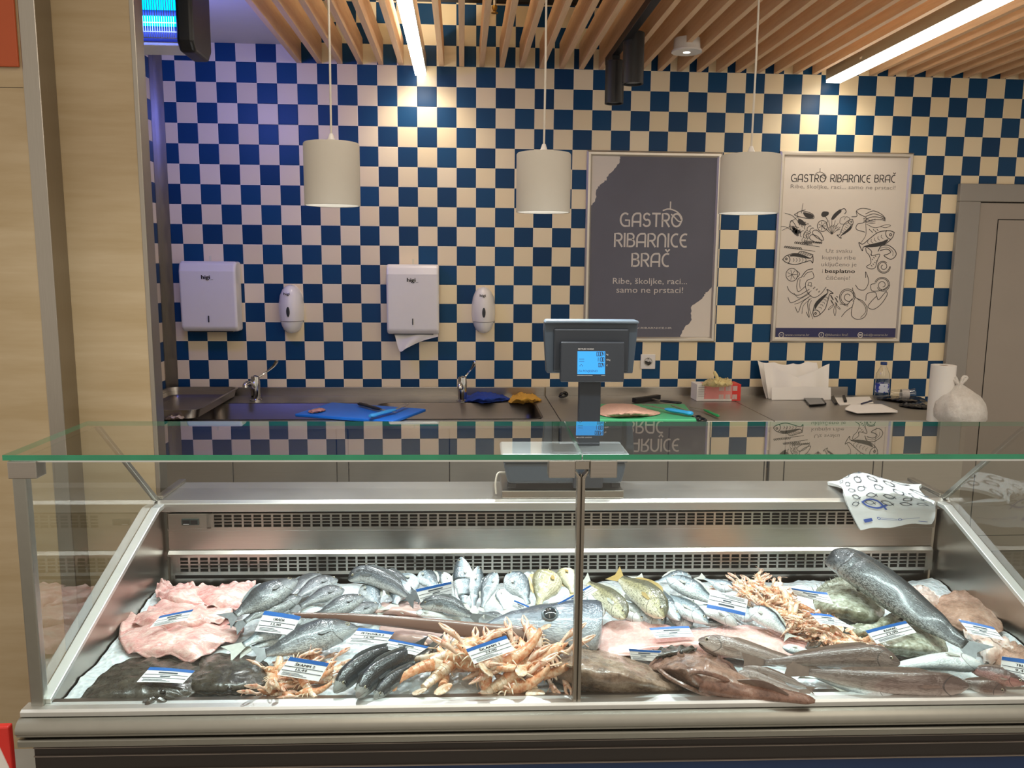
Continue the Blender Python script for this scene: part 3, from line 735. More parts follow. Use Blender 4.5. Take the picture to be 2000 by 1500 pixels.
soap(544, 596, 556, 650, 'white oval soap dispenser right of the far left towel dispenser')
soap(921, 967, 560, 650, 'white oval soap dispenser left of the dark poster')
# wall socket
a = Wm(1251, 691); b = Wm(1279, 721); x, z = (a.x + b.x) / 2, (a.z + b.z) / 2
t = thing('wall_socket', 'white round-pin wall socket below the dark poster', 'socket', (x, 0, z - 0.04))
mb = MB(); mb.box(x - 0.04, x + 0.04, -0.01, 0, z - 0.04, z + 0.04); mb.build('plate', WHITE, t, bevel=0.003)
mb = MB(); mb.lathe([(0.001, -0.004), (0.018, -0.004), (0.020, 0.003), (0.024, 0.003), (0.024, 0)], (0, 0, 0), 24)
mb.build('socket_cup', plain('socket_cup', '#bdb8ae', 0.4), t, M=Matrix.Translation((x, -0.01, z)) @ Matrix.Rotation(PI / 2, 4, 'X'), smooth=True)
mb = MB()
for dx, dz in ((-0.009, 0), (0.009, 0), (0, 0.017), (0, -0.017)): mb.box(x + dx - 0.0025, x + dx + 0.0025, -0.0155, -0.012, z + dz - 0.0025, z + dz + 0.0025)
mb.build('contact', INK, t)
# ------------------------------------------------------------------ posters
G = {}
G['G'] = [arc(.45, .5, .45, .5, 60, 270, 16) + [(.86, 0), (.86, .46), (.5, .46)]]
G['A'] = [[(0, 0)] + arc(.42, .55, .42, .45, 180, 90, 8) + [(.72, 1), (.78, .9), (.78, 0)], [(.06, .34), (.78, .34)]]
G['S'] = [arc(.35, .74, .3, .26, 40, 250, 10) + arc(.33, .27, .33, .27, 70, -150, 10)]
G['T'] = [[(0, 1), (.7, 1)], [(.35, 1), (.35, 0)]]
G['R'] = [[(0, 0), (0, 1)] + arc(.35, .73, .3, .27, 90, -90, 8) + [(.1, .46)], [(.3, .46), (.66, 0)]]
G['O'] = [arc(.46, .5, .46, .5, 0, 360, 24)]
G['I'] = [[(0, 0), (0, 1)]]
G['B'] = [[(0, 0), (0, 1)] + arc(.33, .77, .25, .23, 90, -90, 8) + arc(.35, .27, .3, .27, 90, -90, 8) + [(.1, 0)], [(0, .54), (.35, .54)]]
G['N'] = [[(0, 0), (0, .62)] + arc(.36, .62, .36, .38, 180, 0, 12) + [(.72, 0)]]
G['C'] = [arc(.45, .5, .45, .5, 75, 285, 16)]
G['E'] = [arc(.45, .5, .45, .5, 75, 285, 16), [(.02, .52), (.46, .52)]]
G['Č'] = G['C'] + [[(.3, 1.32), (.46, 1.16), (.62, 1.32)]]
GW = {'G': .9, 'A': .8, 'S': .66, 'T': .7, 'R': .66, 'O': .92, 'I': .02, 'B': .64, 'N': .74, 'C': .6, 'E': .6, 'Č': .6, ' ': .35}
def logo(mb, s, xc, y, h, w, fn, width=None, m=0, gap=.26):
    tot = sum(GW[c] for c in s) + gap * (len(s) - 1)
    kx = h if width is None else width / tot
    x = xc - tot * kx / 2
    for c in s:
        for ln in G.get(c, []): ribbon(mb, [(x + a * kx, y + b * h) for a, b in ln], w, fn, m)
        x += (GW[c] + gap) * kx
def poster(x0, x1, z0, z1, label):
    t = thing('framed_poster', label, 'poster', ((x0 + x1) / 2, 0, z0))
    f = 0.028
    mb = MB()
    pr = [(0, 0), (f, 0), (f, -0.006), (f * 0.7, -0.016), (f * 0.3, -0.016), (0, -0.008)]
    def fr(p, q, inn):
        # p->q outer edge with mitred corners
        p, q = V(p), V(q); dr = (q - p).normalized(); ins = V((-dr.y, dr.x))
        A = [p + ins * a + dr * a for a, d in pr]; B_ = [q + ins * a - dr * a for a, d in pr]
        mb.loft([[V((v.x, d, v.y)) for v, (a, d) in zip(A, pr)], [V((v.x, d, v.y)) for v, (a, d) in zip(B_, pr)]])
    c = [(x0, z0), (x1, z0), (x1, z1), (x0, z1)]
    for i in range(4): fr(c[i], c[(i + 1) % 4], None)
    mb.build('frame', M_['frame'], t)
    return t, f
M_['frame'] = plain('poster_frame_aluminium', '#cfc8bc', 0.35, 0.8, var=0.03)
M_['poster_dark'] = plain('slate_poster_print', '#5b5b68', 0.5, var=0.14, scale=5)
M_['poster_light'] = plain('poster_paper', '#d6cdc3', 0.55, var=0.03, scale=5)
M_['print_white'] = plain('white_print', '#cdc6c0', 0.6, var=0.02)
M_['navy_print'] = plain('navy_print', '#2a2c5a', 0.5, var=0.03)
fnP = lambda x, y, l: (x, -0.0065 - l, y)
a = Wm(1145, 295); b = Wm(1400, 668)
x0, x1, z0, z1 = 2.075, 2.792, 1.201, 2.198
t, f = poster(x0, x1, z0, z1, 'framed dark slate poster with large white lettering and torn white corners')
mb = MB(); mb.box(x0 + f - .002, x1 - f + .002, -0.0065, -0.001, z0 + f - .002, z1 - f + .002)
sheet = mb.build('sheet', M_['poster_dark'], t)
random.seed(11)
def cpx(x, y):                # crop (1120,270)-(1500,700) of the photo, 3.489 times
    p = Wm(1120 + x / 3.489, 270 + y / 3.489, -0.0065); return (p.x, p.z)
def torn(pts):
    out = []
    for (ax, ay), (bx, by) in zip(pts, pts[1:]):
        for i in range(6):
            s = i / 6; out.append((ax + (bx - ax) * s + random.uniform(-4, 4), ay + (by - ay) * s + random.uniform(-4, 4)))
    return out + [pts[-1]]
xi0, xi1, zi0, zi1 = x0 + f, x1 - f, z0 + f, z1 - f
top = [(min(max(p[0], xi0), xi1), min(max(p[1], zi0), zi1)) for p in (cpx(*q) for q in torn([(320, 108), (318, 150), (292, 200), (232, 255), (222, 285), (180, 320), (158, 350), (150, 420), (116, 470)]))]
bot = [(min(max(p[0], xi0), xi1), min(max(p[1], zi0), zi1)) for p in (cpx(*q) for q in torn([(945, 1015), (895, 1060), (880, 1090), (800, 1150), (805, 1240), (750, 1300), (722, 1365)]))]
top[0] = (top[0][0], zi1); top[-1] = (xi0, top[-1][1]); bot[0] = (xi1, bot[0][1]); bot[-1] = (bot[-1][0], zi0)
for line, cor in ((top, (xi0, zi1)), (bot, (xi1, zi0))):
    P = [fnP(cor[0], cor[1], 0.0006)] + [fnP(x, y, 0.0006) for x, y in line]
    mb = MB(); mb.add(P, [tuple(range(len(P)))]); mb.build('torn_corner', M_['poster_light'], sheet)
mb = MB(); k = 0.000252 * 1.0
def cp(x, y): return cpx(x, y)
xc = cp(530, 560)[0]
sc_ = (cp(740, 600)[0] - cp(320, 600)[0]) / 420
logo(mb, 'GASTRO', cp(528, 560)[0], cp(528, 600)[1], 84 * sc_, 12 * sc_, fnP, 412 * sc_)
logo(mb, 'RIBARNICE', cp(527, 700)[0], cp(527, 738)[1], 84 * sc_, 12 * sc_, fnP, 490 * sc_)
logo(mb, 'BRAČ', cp(524, 835)[0], cp(524, 872)[1], 84 * sc_, 12 * sc_, fnP, 250 * sc_)
hook = [cp(*q) for q in ((662, 435), (660, 478))]; ribbon(mb, hook, 9 * sc_, fnP)
ribbon(mb, spline([cp(*q) for q in ((612, 492), (650, 482), (700, 498), (732, 530), (738, 562), (715, 566), (690, 540), (668, 520))], 20), 9 * sc_, fnP)
mb.build('title_lettering', M_['print_white'], sheet)
mb = MB()
put_text(mb, 'Ribe, školjke, raci...', cp(522, 980)[0], cp(522, 993)[1], 40 * sc_, fnP, width=510 * sc_)
mb.build('small_lettering', M_['print_white'], sheet); mb = MB()
put_text(mb, 'samo ne prstaci!', cp(520, 1040)[0], cp(520, 1053)[1], 40 * sc_, fnP, width=460 * sc_)
mb.build('small_lettering', M_['print_white'], sheet); mb = MB()
put_text(mb, 'WWW.RIBARNICE.HR', cp(670, 1295)[0], cp(670, 1300)[1], 13 * sc_, fnP, align='r', width=330 * sc_)
mb.build('small_lettering', M_['print_white'], sheet)
# white poster
x0, x1, z0, z1 = 3.100, 3.826, 1.202, 2.212
t, f = poster(x0, x1, z0, z1, 'framed white poster with a ring of drawn fish and shellfish and a navy footer')
mb = MB(); mb.box(x0 + f - .002, x1 - f + .002, -0.0065, -0.001, z0 + f - .002, z1 - f + .002); sheet = mb.build('sheet', M_['poster_light'], t)
def cq(x, y):
    p = Wm(1480 + x / 3.489, 270 + y / 3.489, -0.0065); return (p.x, p.z)
sc_ = (cq(940, 300)[0] - cq(220, 300)[0]) / 720
mb = MB()
logo(mb, 'GASTRO', cq(345, 275)[0], cq(347, 297)[1], 46 * sc_, 5.5 * sc_, fnP, 230 * sc_)
logo(mb, 'RIBARNICE', cq(632, 275)[0], cq(633, 299)[1], 46 * sc_, 5.5 * sc_, fnP, 270 * sc_)
logo(mb, 'BRAČ', cq(866, 275)[0], cq(864, 300)[1], 46 * sc_, 5.5 * sc_, fnP, 138 * sc_)
ribbon(mb, [cq(425, 205), cq(424, 230)], 3 * sc_, fnP)
ribbon(mb, spline([cq(*q) for q in ((395, 240), (425, 230), (455, 245), (468, 268), (455, 276), (440, 268), (425, 255))], 16), 3 * sc_, fnP)
mb.build('title_lettering', M_['ink'], sheet); mb = MB()
put_text(mb, 'besplatno', cq(560, 910)[0], cq(560, 918)[1], 26 * sc_, fnP, width=206 * sc_, bold=0.0006)
mb.build('emphasis_lettering', M_['ink'], sheet)
mb = MB()
put_text(mb, 'Ribe, školjke, raci... samo ne prstaci!', cq(582, 335)[0], cq(582, 345)[1], 25 * sc_, fnP, width=715 * sc_)
mb.build('small_lettering', M_['greyprint'], sheet); mb = MB()
for i, (s, y, w) in enumerate((('Uz svaku', 780, 180), ('kupnju ribe', 826, 232), ('uključeno je', 872, 244), ('čišćenje!', 965, 166))):
    mb = MB(); put_text(mb, s, cq(552 if i < 3 else 545, y)[0], cq(552, y)[1], 26 * sc_, fnP, width=w * sc_); mb.build('small_lettering', M_['greyprint'], sheet)
mb = MB(); put_text(mb, 'i', cq(440, 910)[0], cq(440, 918)[1], 26 * sc_, fnP)
mb.build('small_lettering', M_['greyprint'], sheet)
# drawings
mb = MB()
def st(pts, w=4, sp=True, n=None):
    P = [cq(*p) for p in pts]
    if sp and len(P) > 2: P = spline(P, n or 6 * len(P))
    ribbon(mb, P, w * sc_, fnP)
def fill(pts, n=40):
    P = closed_spline([cq(*p) for p in pts], n); c = sum(P, V((0, 0))) / n
    mb.add([fnP(c.x, c.y, .0006)] + [fnP(p.x, p.y, .0006) for p in P], [(0, 1 + i, 1 + (i + 1) % n) for i in range(n)])
def rot_pts(pts, c, ang, k=1.0):
    ca, sa = math.cos(math.radians(ang)), math.sin(math.radians(ang))
    return [(c[0] + (x * ca - y * sa) * k, c[1] + (x * sa + y * ca) * k) for x, y in pts]
def dfish(c, ang, L, dark=True, w=4):
    o = [(-.5, 0), (-.38, -.12), (-.1, -.2), (.2, -.13), (.42, -.04), (.5, -.12), (.5, .12), (.42, .04), (.2, .1), (-.1, .17), (-.38, .1), (-.5, 0)]
    st(rot_pts(o, c, ang, L), w)
    st(rot_pts(arc(-.38, -.02, .03, .03, 0, 360, 10), c, ang, L), w); st(rot_pts(arc(-.42, 0, .16, .16, -55, 55, 8), c, ang, L), w)
    if dark:
        fill(rot_pts([(-.25, -.14), (-.1, -.19), (.2, -.125), (.4, -.03), (.2, -.05), (-.1, -.1), (-.25, -.1)], c, ang, L))
    for i in range(5): st(rot_pts([(-.15 + i * .1, -.04), (-.12 + i * .1, .02), (-.15 + i * .1, .07)], c, ang, L), w * .6)
dfish((272, 826), 0, 205, True, 5)
for i in range(9): st([(285 + i * 11, 800), (275 + i * 11, 772 + abs(i - 3) * 3)], 3, False)
st([(272, 785), (300, 770), (378, 795)], 4)
dfish((815, 690), 157, 250, True, 5)
dfish((438, 1130), -58, 205, True, 5)
dfish((600, 612), 128, 150, True, 4)
# two scampi, upper left
for c, ang in (((330, 600), 35), ((300, 650), 20)):
    for i in range(6):
        st(rot_pts(arc(-40 + i * 22, 0, 13, 22 - abs(i - 2) * 2, 90, 270, 8), c, ang), 4)
    st(rot_pts([(70, -20), (110, -18), (150, 10), (110, 22), (70, 18)], c, ang), 4)
    fill(rot_pts([(-70, -14), (-40, -18), (-10, -10), (-20, 8), (-60, 12)], c, ang))
    st(rot_pts([(-60, 0), (-100, -40), (-70, -90)], c, ang), 3); st(rot_pts([(-60, 5), (-120, -5), (-170, 10)], c, ang), 3)
    for i in range(3): st(rot_pts([(20 + 15 * i, 16), (15 + 16 * i, 42), (35 + 14 * i, 58)], c, ang), 3)
st([(250, 520), (300, 495), (370, 515), (380, 545), (330, 545), (265, 530), (250, 520)], 4); fill([(310, 505), (370, 520), (375, 543), (330, 540)])
st([(215, 600), (230, 560), (265, 610), (275, 665), (240, 640), (215, 600)], 4); fill([(235, 600), (265, 620), (272, 660), (245, 640)])
st([(308, 445), (297, 510)], 3, False); st([(165, 628), (230, 600), (280, 610)], 3)
# mushroom, chilli, lemons, herbs
fill([(432, 520), (445, 500), (480, 502), (482, 520), (460, 535), (440, 535)]); st([(462, 535), (475, 560), (470, 575)], 4)
fill([(500, 550), (520, 515), (560, 485), (570, 500), (545, 525), (515, 555)]); st([(565, 488), (590, 480), (602, 500), (592, 515)], 5)
for c, r in (((440, 598), 34), ((232, 930), 40)):
    st([(c[0] + r * math.cos(a), c[1] + r * 1.1 * math.sin(a)) for a in [q * PI / 10 for q in range(21)]], 4)
    for q in range(7): st([c, (c[0] + r * .8 * math.cos(q * PI / 3.5), c[1] + r * .85 * math.sin(q * PI / 3.5))], 3, False)
st([(262, 900), (285, 925), (262, 955)], 4)
st([(590, 555), (600, 535), (625, 545), (620, 570), (595, 585), (560, 580), (565, 545), (590, 532)], 3)
for q in range(7):
    a = math.radians(-150 + q * 20); st([(505, 655), (505 + 95 * math.cos(a) * .7, 655 + 100 * math.sin(a))], 3, False)
    st([(505 + 50 * math.cos(a) * .7, 655 + 50 * math.sin(a)), (520 + 65 * math.cos(a) * .7, 650 + 60 * math.sin(a))], 3, False)
# wheat
for y0, y1, xa, xb in ((745, 770, 180, 390), (715, 740, 250, 420), (708, 715, 315, 430)):
    st([(xa, y0), (xb, y1)], 3, False)
    for i in range(9): st([(xa + i * 13, y0 + i * (y1 - y0) / 16 - 2), (xa + 8 + i * 13, y0 - 10 + i * 1.2), (xa + 16 + i * 13, y0 + i * 1.5)], 4)
# crab
st([(375, 915), (380, 950), (335, 970), (325, 1010), (345, 1060), (385, 1085), (430, 1060), (465, 1015)], 4)
st([(375, 890), (335, 900), (305, 935), (300, 945)], 5); st([(370, 908), (335, 918), (312, 945)], 4)
st([(300, 945), (275, 960), (265, 1010), (275, 1045), (300, 1030), (322, 1010)], 4); st([(288, 960), (285, 1000), (290, 1025)], 3)
for y, e in ((1010, (200, 1010)), (1040, (205, 1085)), (1060, (255, 1150)), (1075, (330, 1185))):
    st([(350, y + 20), ((350 + e[0]) / 2, y + 60), (e[0] + 20, e[1] + 35), e], 4); st([(365, y + 30), ((370 + e[0]) / 2, y + 78), (e[0] + 45, e[1] + 45)], 3)
st([(345, 985), (365, 985), (360, 1005), (345, 1000), (345, 985)], 3)
for q in range(12): st([(340 + (q * 37) % 90, 1000 + (q * 23) % 60), (343 + (q * 37) % 90, 1003 + (q * 23) % 60)], 4, False)
# squid and octopus arms
st([(640, 535), (675, 530), (672, 495), (710, 478), (770, 485)], 4); st([(672, 495), (690, 515), (740, 545), (720, 575), (680, 585), (672, 620), (730, 640)], 4)
for q in range(4): st([(735, 515 + q * 18), (790, 495 + q * 20), (845, 520 + q * 12), (868, 545 + q * 6)], 4)
for q in range(3): st([(720, 545 + q * 12), (770, 560 + q * 10), (800, 550 + q * 14)], 3)
st([(735, 580), (735, 660), (700, 715)], 3); st([(740, 585), (800, 610), (870, 590), (905, 595), (870, 610), (835, 600)], 3)
for q in range(5): st([(760 + q * 13, 620 + (q % 2) * 12), (768 + q * 13, 630 + (q % 2) * 12)], 4, False)
st([(735, 750), (745, 745), (775, 770), (775, 800), (830, 790), (815, 830), (800, 880), (770, 890), (740, 875), (770, 850), (760, 800), (740, 775), (735, 750)], 4)
for q in range(8): st([(770 + (q * 29) % 40, 790 + q * 11), (776 + (q * 29) % 40, 795 + q * 11)], 4, False)
st([(820, 770), (840, 735), (890, 730), (935, 765), (940, 800), (905, 825), (860, 800), (885, 790), (905, 775), (880, 755), (835, 765)], 5); st([(830, 750), (880, 742), (918, 770), (920, 800)], 3)
for cx, cy, r, a0 in ((855, 875, 42, 0), (615, 1080, 55, 90), (850, 1000, 48, 200)):
    st([(cx + r * (1 - q / 34) * math.cos(math.radians(a0) + q * .42), cy + r * (1 - q / 34) * math.sin(math.radians(a0) + q * .42)) for q in range(26)], 4)
    st([(cx + r * 1.16 * (1 - q / 44) * math.cos(math.radians(a0) + q * .42), cy + r * 1.16 * (1 - q / 44) * math.sin(math.radians(a0) + q * .42)) for q in range(14)], 4)
st([(800, 990), (770, 1000), (780, 1040), (845, 1035), (900, 1000)], 4)
st([(735, 1105), (745, 1060), (800, 1050), (820, 1100), (860, 1060), (875, 1045), (880, 1070), (840, 1130), (790, 1165), (750, 1150), (775, 1110), (810, 1075)], 4)
st([(645, 1020), (660, 1080), (715, 1110), (745, 1160), (730, 1215), (680, 1235), (640, 1210), (640, 1165), (655, 1110)], 4); st([(672, 1090), (722, 1130), (735, 1180), (700, 1222)], 3)
st([(665, 1000), (690, 1030), (730, 1030), (755, 975), (735, 910), (735, 950)], 4); st([(560, 1130), (610, 1130), (640, 1095)], 4); st([(570, 1215), (600, 1180), (640, 1150)], 4)
for q in range(14): st([(495 + (q * 31) % 60, 1070 + (q * 17) % 60), (503 + (q * 31) % 60, 1076 + (q * 17) % 60)], 5, False)
for a, b in (((520, 1130), (480, 1170)), ((525, 1140), (525, 1210)), ((530, 1135), (560, 1165))): st([a, ((a[0] + b[0]) / 2 + 8, (a[1] + b[1]) / 2), b, ((a[0] + b[0]) / 2 - 8, (a[1] + b[1]) / 2), a], 3)
st([(740, 1000), (738, 790)], 2) if False else None
mb.build('drawing', plain('drawing_ink', '#3a3838', 0.7, var=0.02), sheet)
mb = MB()
mb.box(x0 + f, x1 - f, -0.0072, -0.006, z0 + f, cq(500, 1293)[1]); ft = mb.build('footer', M_['navy_print'], sheet)
fn2 = lambda x, y, l: (x, -0.0074 - l, y)
for xx, s_, w in ((160, 'www.centarus.hr', 168), (432, '@Ribarnice Brač', 162), (698, 'info@centarus.hr', 168)):
    mb = MB(); cx, cz = cq(xx, 1340)
    ribbon(mb, [(cx + 17 * sc_ * math.cos(q * PI / 10), cz + 17 * sc_ * math.sin(q * PI / 10)) for q in range(21)], 5 * sc_, fn2)
    if xx == 432: put_text(mb, 'f', cx, cz - 9 * sc_, 18 * sc_, fn2, bold=0.0005)
    else: ribbon(mb, [(cx - 8 * sc_, cz), (cx + 8 * sc_, cz)], (9 if xx > 500 else 3) * sc_, fn2)
    mb.build('footer_icon', M_['print_white'], ft)
    mb = MB(); put_text(mb, s_, cx + 26 * sc_, cz - 7 * sc_, 16 * sc_, fn2, align='l', width=w * sc_, bold=0.0004); mb.build('footer_lettering', M_['print_white'], ft)
# ------------------------------------------------------------------ things lying on the back counter
def mound(mb, outline, h0, top, fn, n=60, rings=7, power=2.2, amp=0.0, fs=30.0, edge=0.0, seed=0.0, under=True, m=0, nh=None):
    """solid soft body over a closed outline of pixels; fn(px, py, h) -> point ; h0 height of the rim, top of the crown"""
    P = closed_spline(outline, n); c = sum(P, V((0, 0))) / n
    if nh: c = V(nh)
    R = []
    def ring(s, hh, e=0.0):
        r = []
        for i, p in enumerate(P):
            q = c + (p - c) * s
            w = V(fn(q.x, q.y, hh)); z = noise.noise(w * fs + V((seed, 0, 0))) * amp + noise.noise(w * fs * 3 + V((0, seed, 0))) * amp * 0.4
            w.z += z * (1 if s < 1 else 0.35) + (e * math.sin(i * 0.9 + seed) if e else 0)
            r.append(w)
        return r
    if under: R += [ring(0.75, h0 - min(0.004, h0 * 0.5)), ring(0.95, h0 - min(0.003, h0 * .4))]
    R.append(ring(1.0, h0 + 0.003, edge))
    for k in range(1, rings + 1):
        s = 1 - (k / rings) ** 1.3 * 0.97
        R.append(ring(s, h0 + (top - h0) * (1 - s ** power), edge * s ** 4))
    uv = []
    nr = len(R)
    for k in range(nr):
        for i in range(n): uv.append((i / n, k / nr))
    mb.loft(R, m, True, uv)
    return mb
def fW(px, py, h): return atZ(px, py, ZW + 0.002 + h)
# chopping boards
def board(pts, th, name, label, mat_, h=0.0, tilt=None):
    P = [atZ(px, py, ZW + 0.003 + h + (tilt[i] if tilt else 0)) for i, (px, py) in enumerate(pts)]
    mb = MB(); n = len(P)
    mb.add([p for p in P] + [p + V((0, 0, th)) for p in P], [tuple(range(n - 1, -1, -1)), tuple(range(n, 2 * n))] + [(i, (i + 1) % n, n + (i + 1) % n, n + i) for i in range(n)])
    o = mb.build(name, mat_, bevel=0.004, seg=3); return tag(o, label, 'cutting board')
BLUE = plain('blue_board_plastic', '#1566c4', 0.4, var=0.1, scale=25, bump=0.1)
GREEN = plain('green_board_plastic', '#4aa872', 0.4, var=0.12, scale=25, bump=0.1)
board([(576, 814), (768, 828), (832, 804), (648, 791)], 0.014, 'cutting_board', 'blue cutting board lying across the sink basins', BLUE)
board([(1150, 826), (1361, 826), (1337, 795), (1150, 795)], 0.016, 'cutting_board', 'green cutting board with chopped fish on it', GREEN)
BZ = 0.019
def fB(px, py, h): return atZ(px, py, ZW + BZ + h)
mb = MB(); mound(mb, [(1168, 806), (1182, 790), (1230, 789), (1262, 798), (1290, 806), (1272, 812), (1235, 813), (1190, 814)], 0.001, 0.03, fB, amp=0.006, fs=60)
tag(mb.build('chopped_fish', plain('chopped_pink_fish', '#dcae97', 0.4, var=0.3, scale=160, bump=0.8, dist=0.004), smooth=True), 'heap of finely chopped pink fish on the green board', 'fish')
random.seed(5); 
mb = MB(); mound(mb, [(602, 803), (612, 799), (628, 797), (636, 801), (622, 805), (608, 806)], 0.001, 0.012, fW and (lambda a, b, h: atZ(a, b, ZW + 0.018 + h)), amp=0.006, fs=90)
tag(mb.build('fish_scrap', plain('fish_scrap', '#c78f86', 0.35, var=0.3, scale=120), smooth=True), 'small red and white fish scrap on the blue board', 'fish scrap')
def knife(pb, pm, ph, label, hcol, bw=0.016, z=0.02, hr=0.011, flat=0.55):
    """blade from pb to pm, handle from pm to ph (pixels on the counter)"""
    a, m_, c = (atZ(px, py, ZW + z) for px, py in (pb, pm, ph))
    t = thing('knife', label, 'knife', m_)
    d = (m_ - a).normalized(); s = V((-d.y, d.x, 0)).normalized()
    mb = MB(); w = bw
    P = [a, a.lerp(m_, .3) + s * w * .6, m_ + s * w * .6, m_ - s * w * .5, a.lerp(m_, .3) - s * w * .5]
    P2 = [p + V((0, 0, .0015)) for p in P]; n = 5
    mb.add(P + P2, [tuple(range(n - 1, -1, -1)), tuple(range(n, 2 * n))] + [(i, (i + 1) % n, n + (i + 1) % n, n + i) for i in range(n)])
    mb.build('blade', M_['steel_dark'], t)
    mb = MB(); L = spline([m_, m_.lerp(c, .35), m_.lerp(c, .8), c], 10)
    e = V((0, 0, 1)); up = d.cross(s)
    rr = [.5, .8, .95, 1, .95, .9, .92, 1, 1.08, 1, .5]
    mb.loft([[p + s * math.cos(k * PI / 6) * hr * r * 1.0 + V((0, 0, 1)) * math.sin(k * PI / 6) * hr * r * flat for k in range(12)] for p, r in zip(L, rr)])
    mb.build('handle', hcol, t, smooth=True)
CYAN = plain('cyan_handle', '#2f9fd2', 0.4); GRN = plain('green_handle', '#1e8a4a', 0.4)
knife((800, 788), (772, 800), (723, 813), 'cyan handled knife on the blue cutting board', plain('blue_handle', '#2f86c4', 0.4), z=0.034, hr=0.016)
knife((775, 806), (745, 800), (700, 788), 'black handled tool lying across the blue cutting board', M_['black'], z=0.030, hr=0.013)
knife((1254, 790), (1300, 799), (1352, 808), 'cyan handled knife at the right end of the green board', CYAN, z=0.036, hr=0.018)
knife((1262, 776), (1290, 783), (1330, 787), 'black handled knife behind the green board', M_['black'], z=0.012, hr=0.012)
knife((1346, 795), (1375, 800), (1404, 813), 'green handled knife on the steel right of the green board', GRN, z=0.012, hr=0.011)
a, b = fW(1238, 782, 0.012), fW(1287, 775, 0.012); d = (b - a) / 2; s = V((-d.y, d.x, 0)).normalized()
mb = MB(); mb.obox((a + b) / 2, d, s * 0.014, V((0, 0, 0.012))); tag(mb.build('sharpening_stone', M_['black'], bevel=0.003), 'black oblong sharpening stone behind the green board', 'sharpener')
t = thing('kitchen_shears', 'black handled shears at the right end of the green board', 'shears', fW(1368, 818, 0))
for px, py in ((1361, 816), (1370, 821)):
    c = fW(px, py, 0.012); mb = MB(); mb.tube([c + V((math.cos(q * PI / 8) * 0.019, math.sin(q * PI / 8) * 0.03, 0.004 * math.sin(q))) for q in range(17)], 0.006, 8); mb.build('handle', M_['black'], t, smooth=True)
a, b = fW(1352, 806, 0.03), fW(1312, 792, 0.03); mb = MB(); d = (b - a) / 2; mb.obox((a + b) / 2, d, V((-d.y, d.x, 0)).normalized() * 0.006, V((0, 0, .002))); mb.build('blade', M_['steel_dark'], t)
mb = MB()
c = fW(1100, 777, 0.0)
mb.tube(spline([c + V(q) for q in ((-.02, 0, .006), (-.012, -.01, .02), (0.01, .0, .03), (0.022, .01, .016), (0.005, -.015, .01), (-.018, -.012, .008), (-.008, .012, .022), (.02, -.006, .02))], 40), 0.0065, 8)
tag(mb.build('cable_knot', M_['black'], smooth=True), 'small black bundled strap on the steel left of the scale pole', 'strap')
# cloths
def cloth(outline, top, name, label, colr, amp, seed):
    mb = MB(); mound(mb, outline, 0.002, top, fW, n=72, rings=9, power=1.6, amp=amp, fs=26, seed=seed)
    tag(mb.build(name, plain(name + '_fabric', colr, 0.9, var=0.15, scale=60, bump=0.4), smooth=True, sharp=0), label, 'cloth')
cloth([(904, 782), (912, 770), (935, 762), (962, 764), (985, 772), (996, 780), (975, 784), (950, 787), (925, 785)], 0.032, 'cleaning_cloth', 'crumpled blue cleaning cloth beside the right faucet', '#1c3f9a', 0.016, 1.3)
cloth([(993, 784), (1003, 771), (1015, 764), (1035, 768), (1058, 780), (1046, 784), (1025, 787), (1008, 787)], 0.035, 'cleaning_cloth', 'crumpled yellow cleaning cloth beside the blue cloth', '#d6a23c', 0.016, 4.1)
# steel drain tray at the far left, with scraps
def tr(px, py, h): return atZ(px, py, ZW + h)
t = thing('gastro_tray', 'deep stainless tray standing at the left end of the sink', 'tray', (0.06, -0.4, ZW))
X0, X1, Y0, Y1 = -0.098, 0.262, -0.72, -0.03
mb = MB()
def rr(z, ins, r=0.06):
    pts = []
    for cx, cy, a0 in ((X1 - r, Y1 - r, 0), (X0 + r, Y1 - r, 90), (X0 + r, Y0 + r, 180), (X1 - r, Y0 + r, 270)):
        for q in range(6):
            an = math.radians(a0 + q * 18); pts.append(V((cx + (r - ins) * math.cos(an), cy + (r - ins) * math.sin(an), z)))
    return pts
Z = ZW
mb.loft([rr(Z + 0.002, 0.052), rr(Z + 0.002, 0.035), rr(Z + 0.012, 0.012), rr(Z + 0.050, 0.004), rr(Z + 0.05, -0.006), rr(Z + 0.053, -0.007), rr(Z + 0.053, 0.006), rr(Z + 0.036, 0.010), rr(Z + 0.036, 0.014), rr(Z + 0.015, 0.018), rr(Z + 0.006, 0.04), rr(Z + 0.006, 0.052)], cap=True)
mb.build('tray_body', M_['steel'], t, smooth=True, sharp=0.9)
mb = MB(); mound(mb, [(316, 815), (330, 812), (345, 804), (352, 801), (362, 808), (370, 815), (350, 819), (325, 819)], 0.001, 0.02, lambda a, b, h: atZ(a, b, ZW + 0.007 + h), amp=0.012, fs=60)
tag(mb.build('fish_scrap', plain('pale_fish_scrap', '#b9a79c', 0.4, var=0.3, scale=90), smooth=True), 'pale fish scraps in the stainless tray at the far left', 'fish scrap')
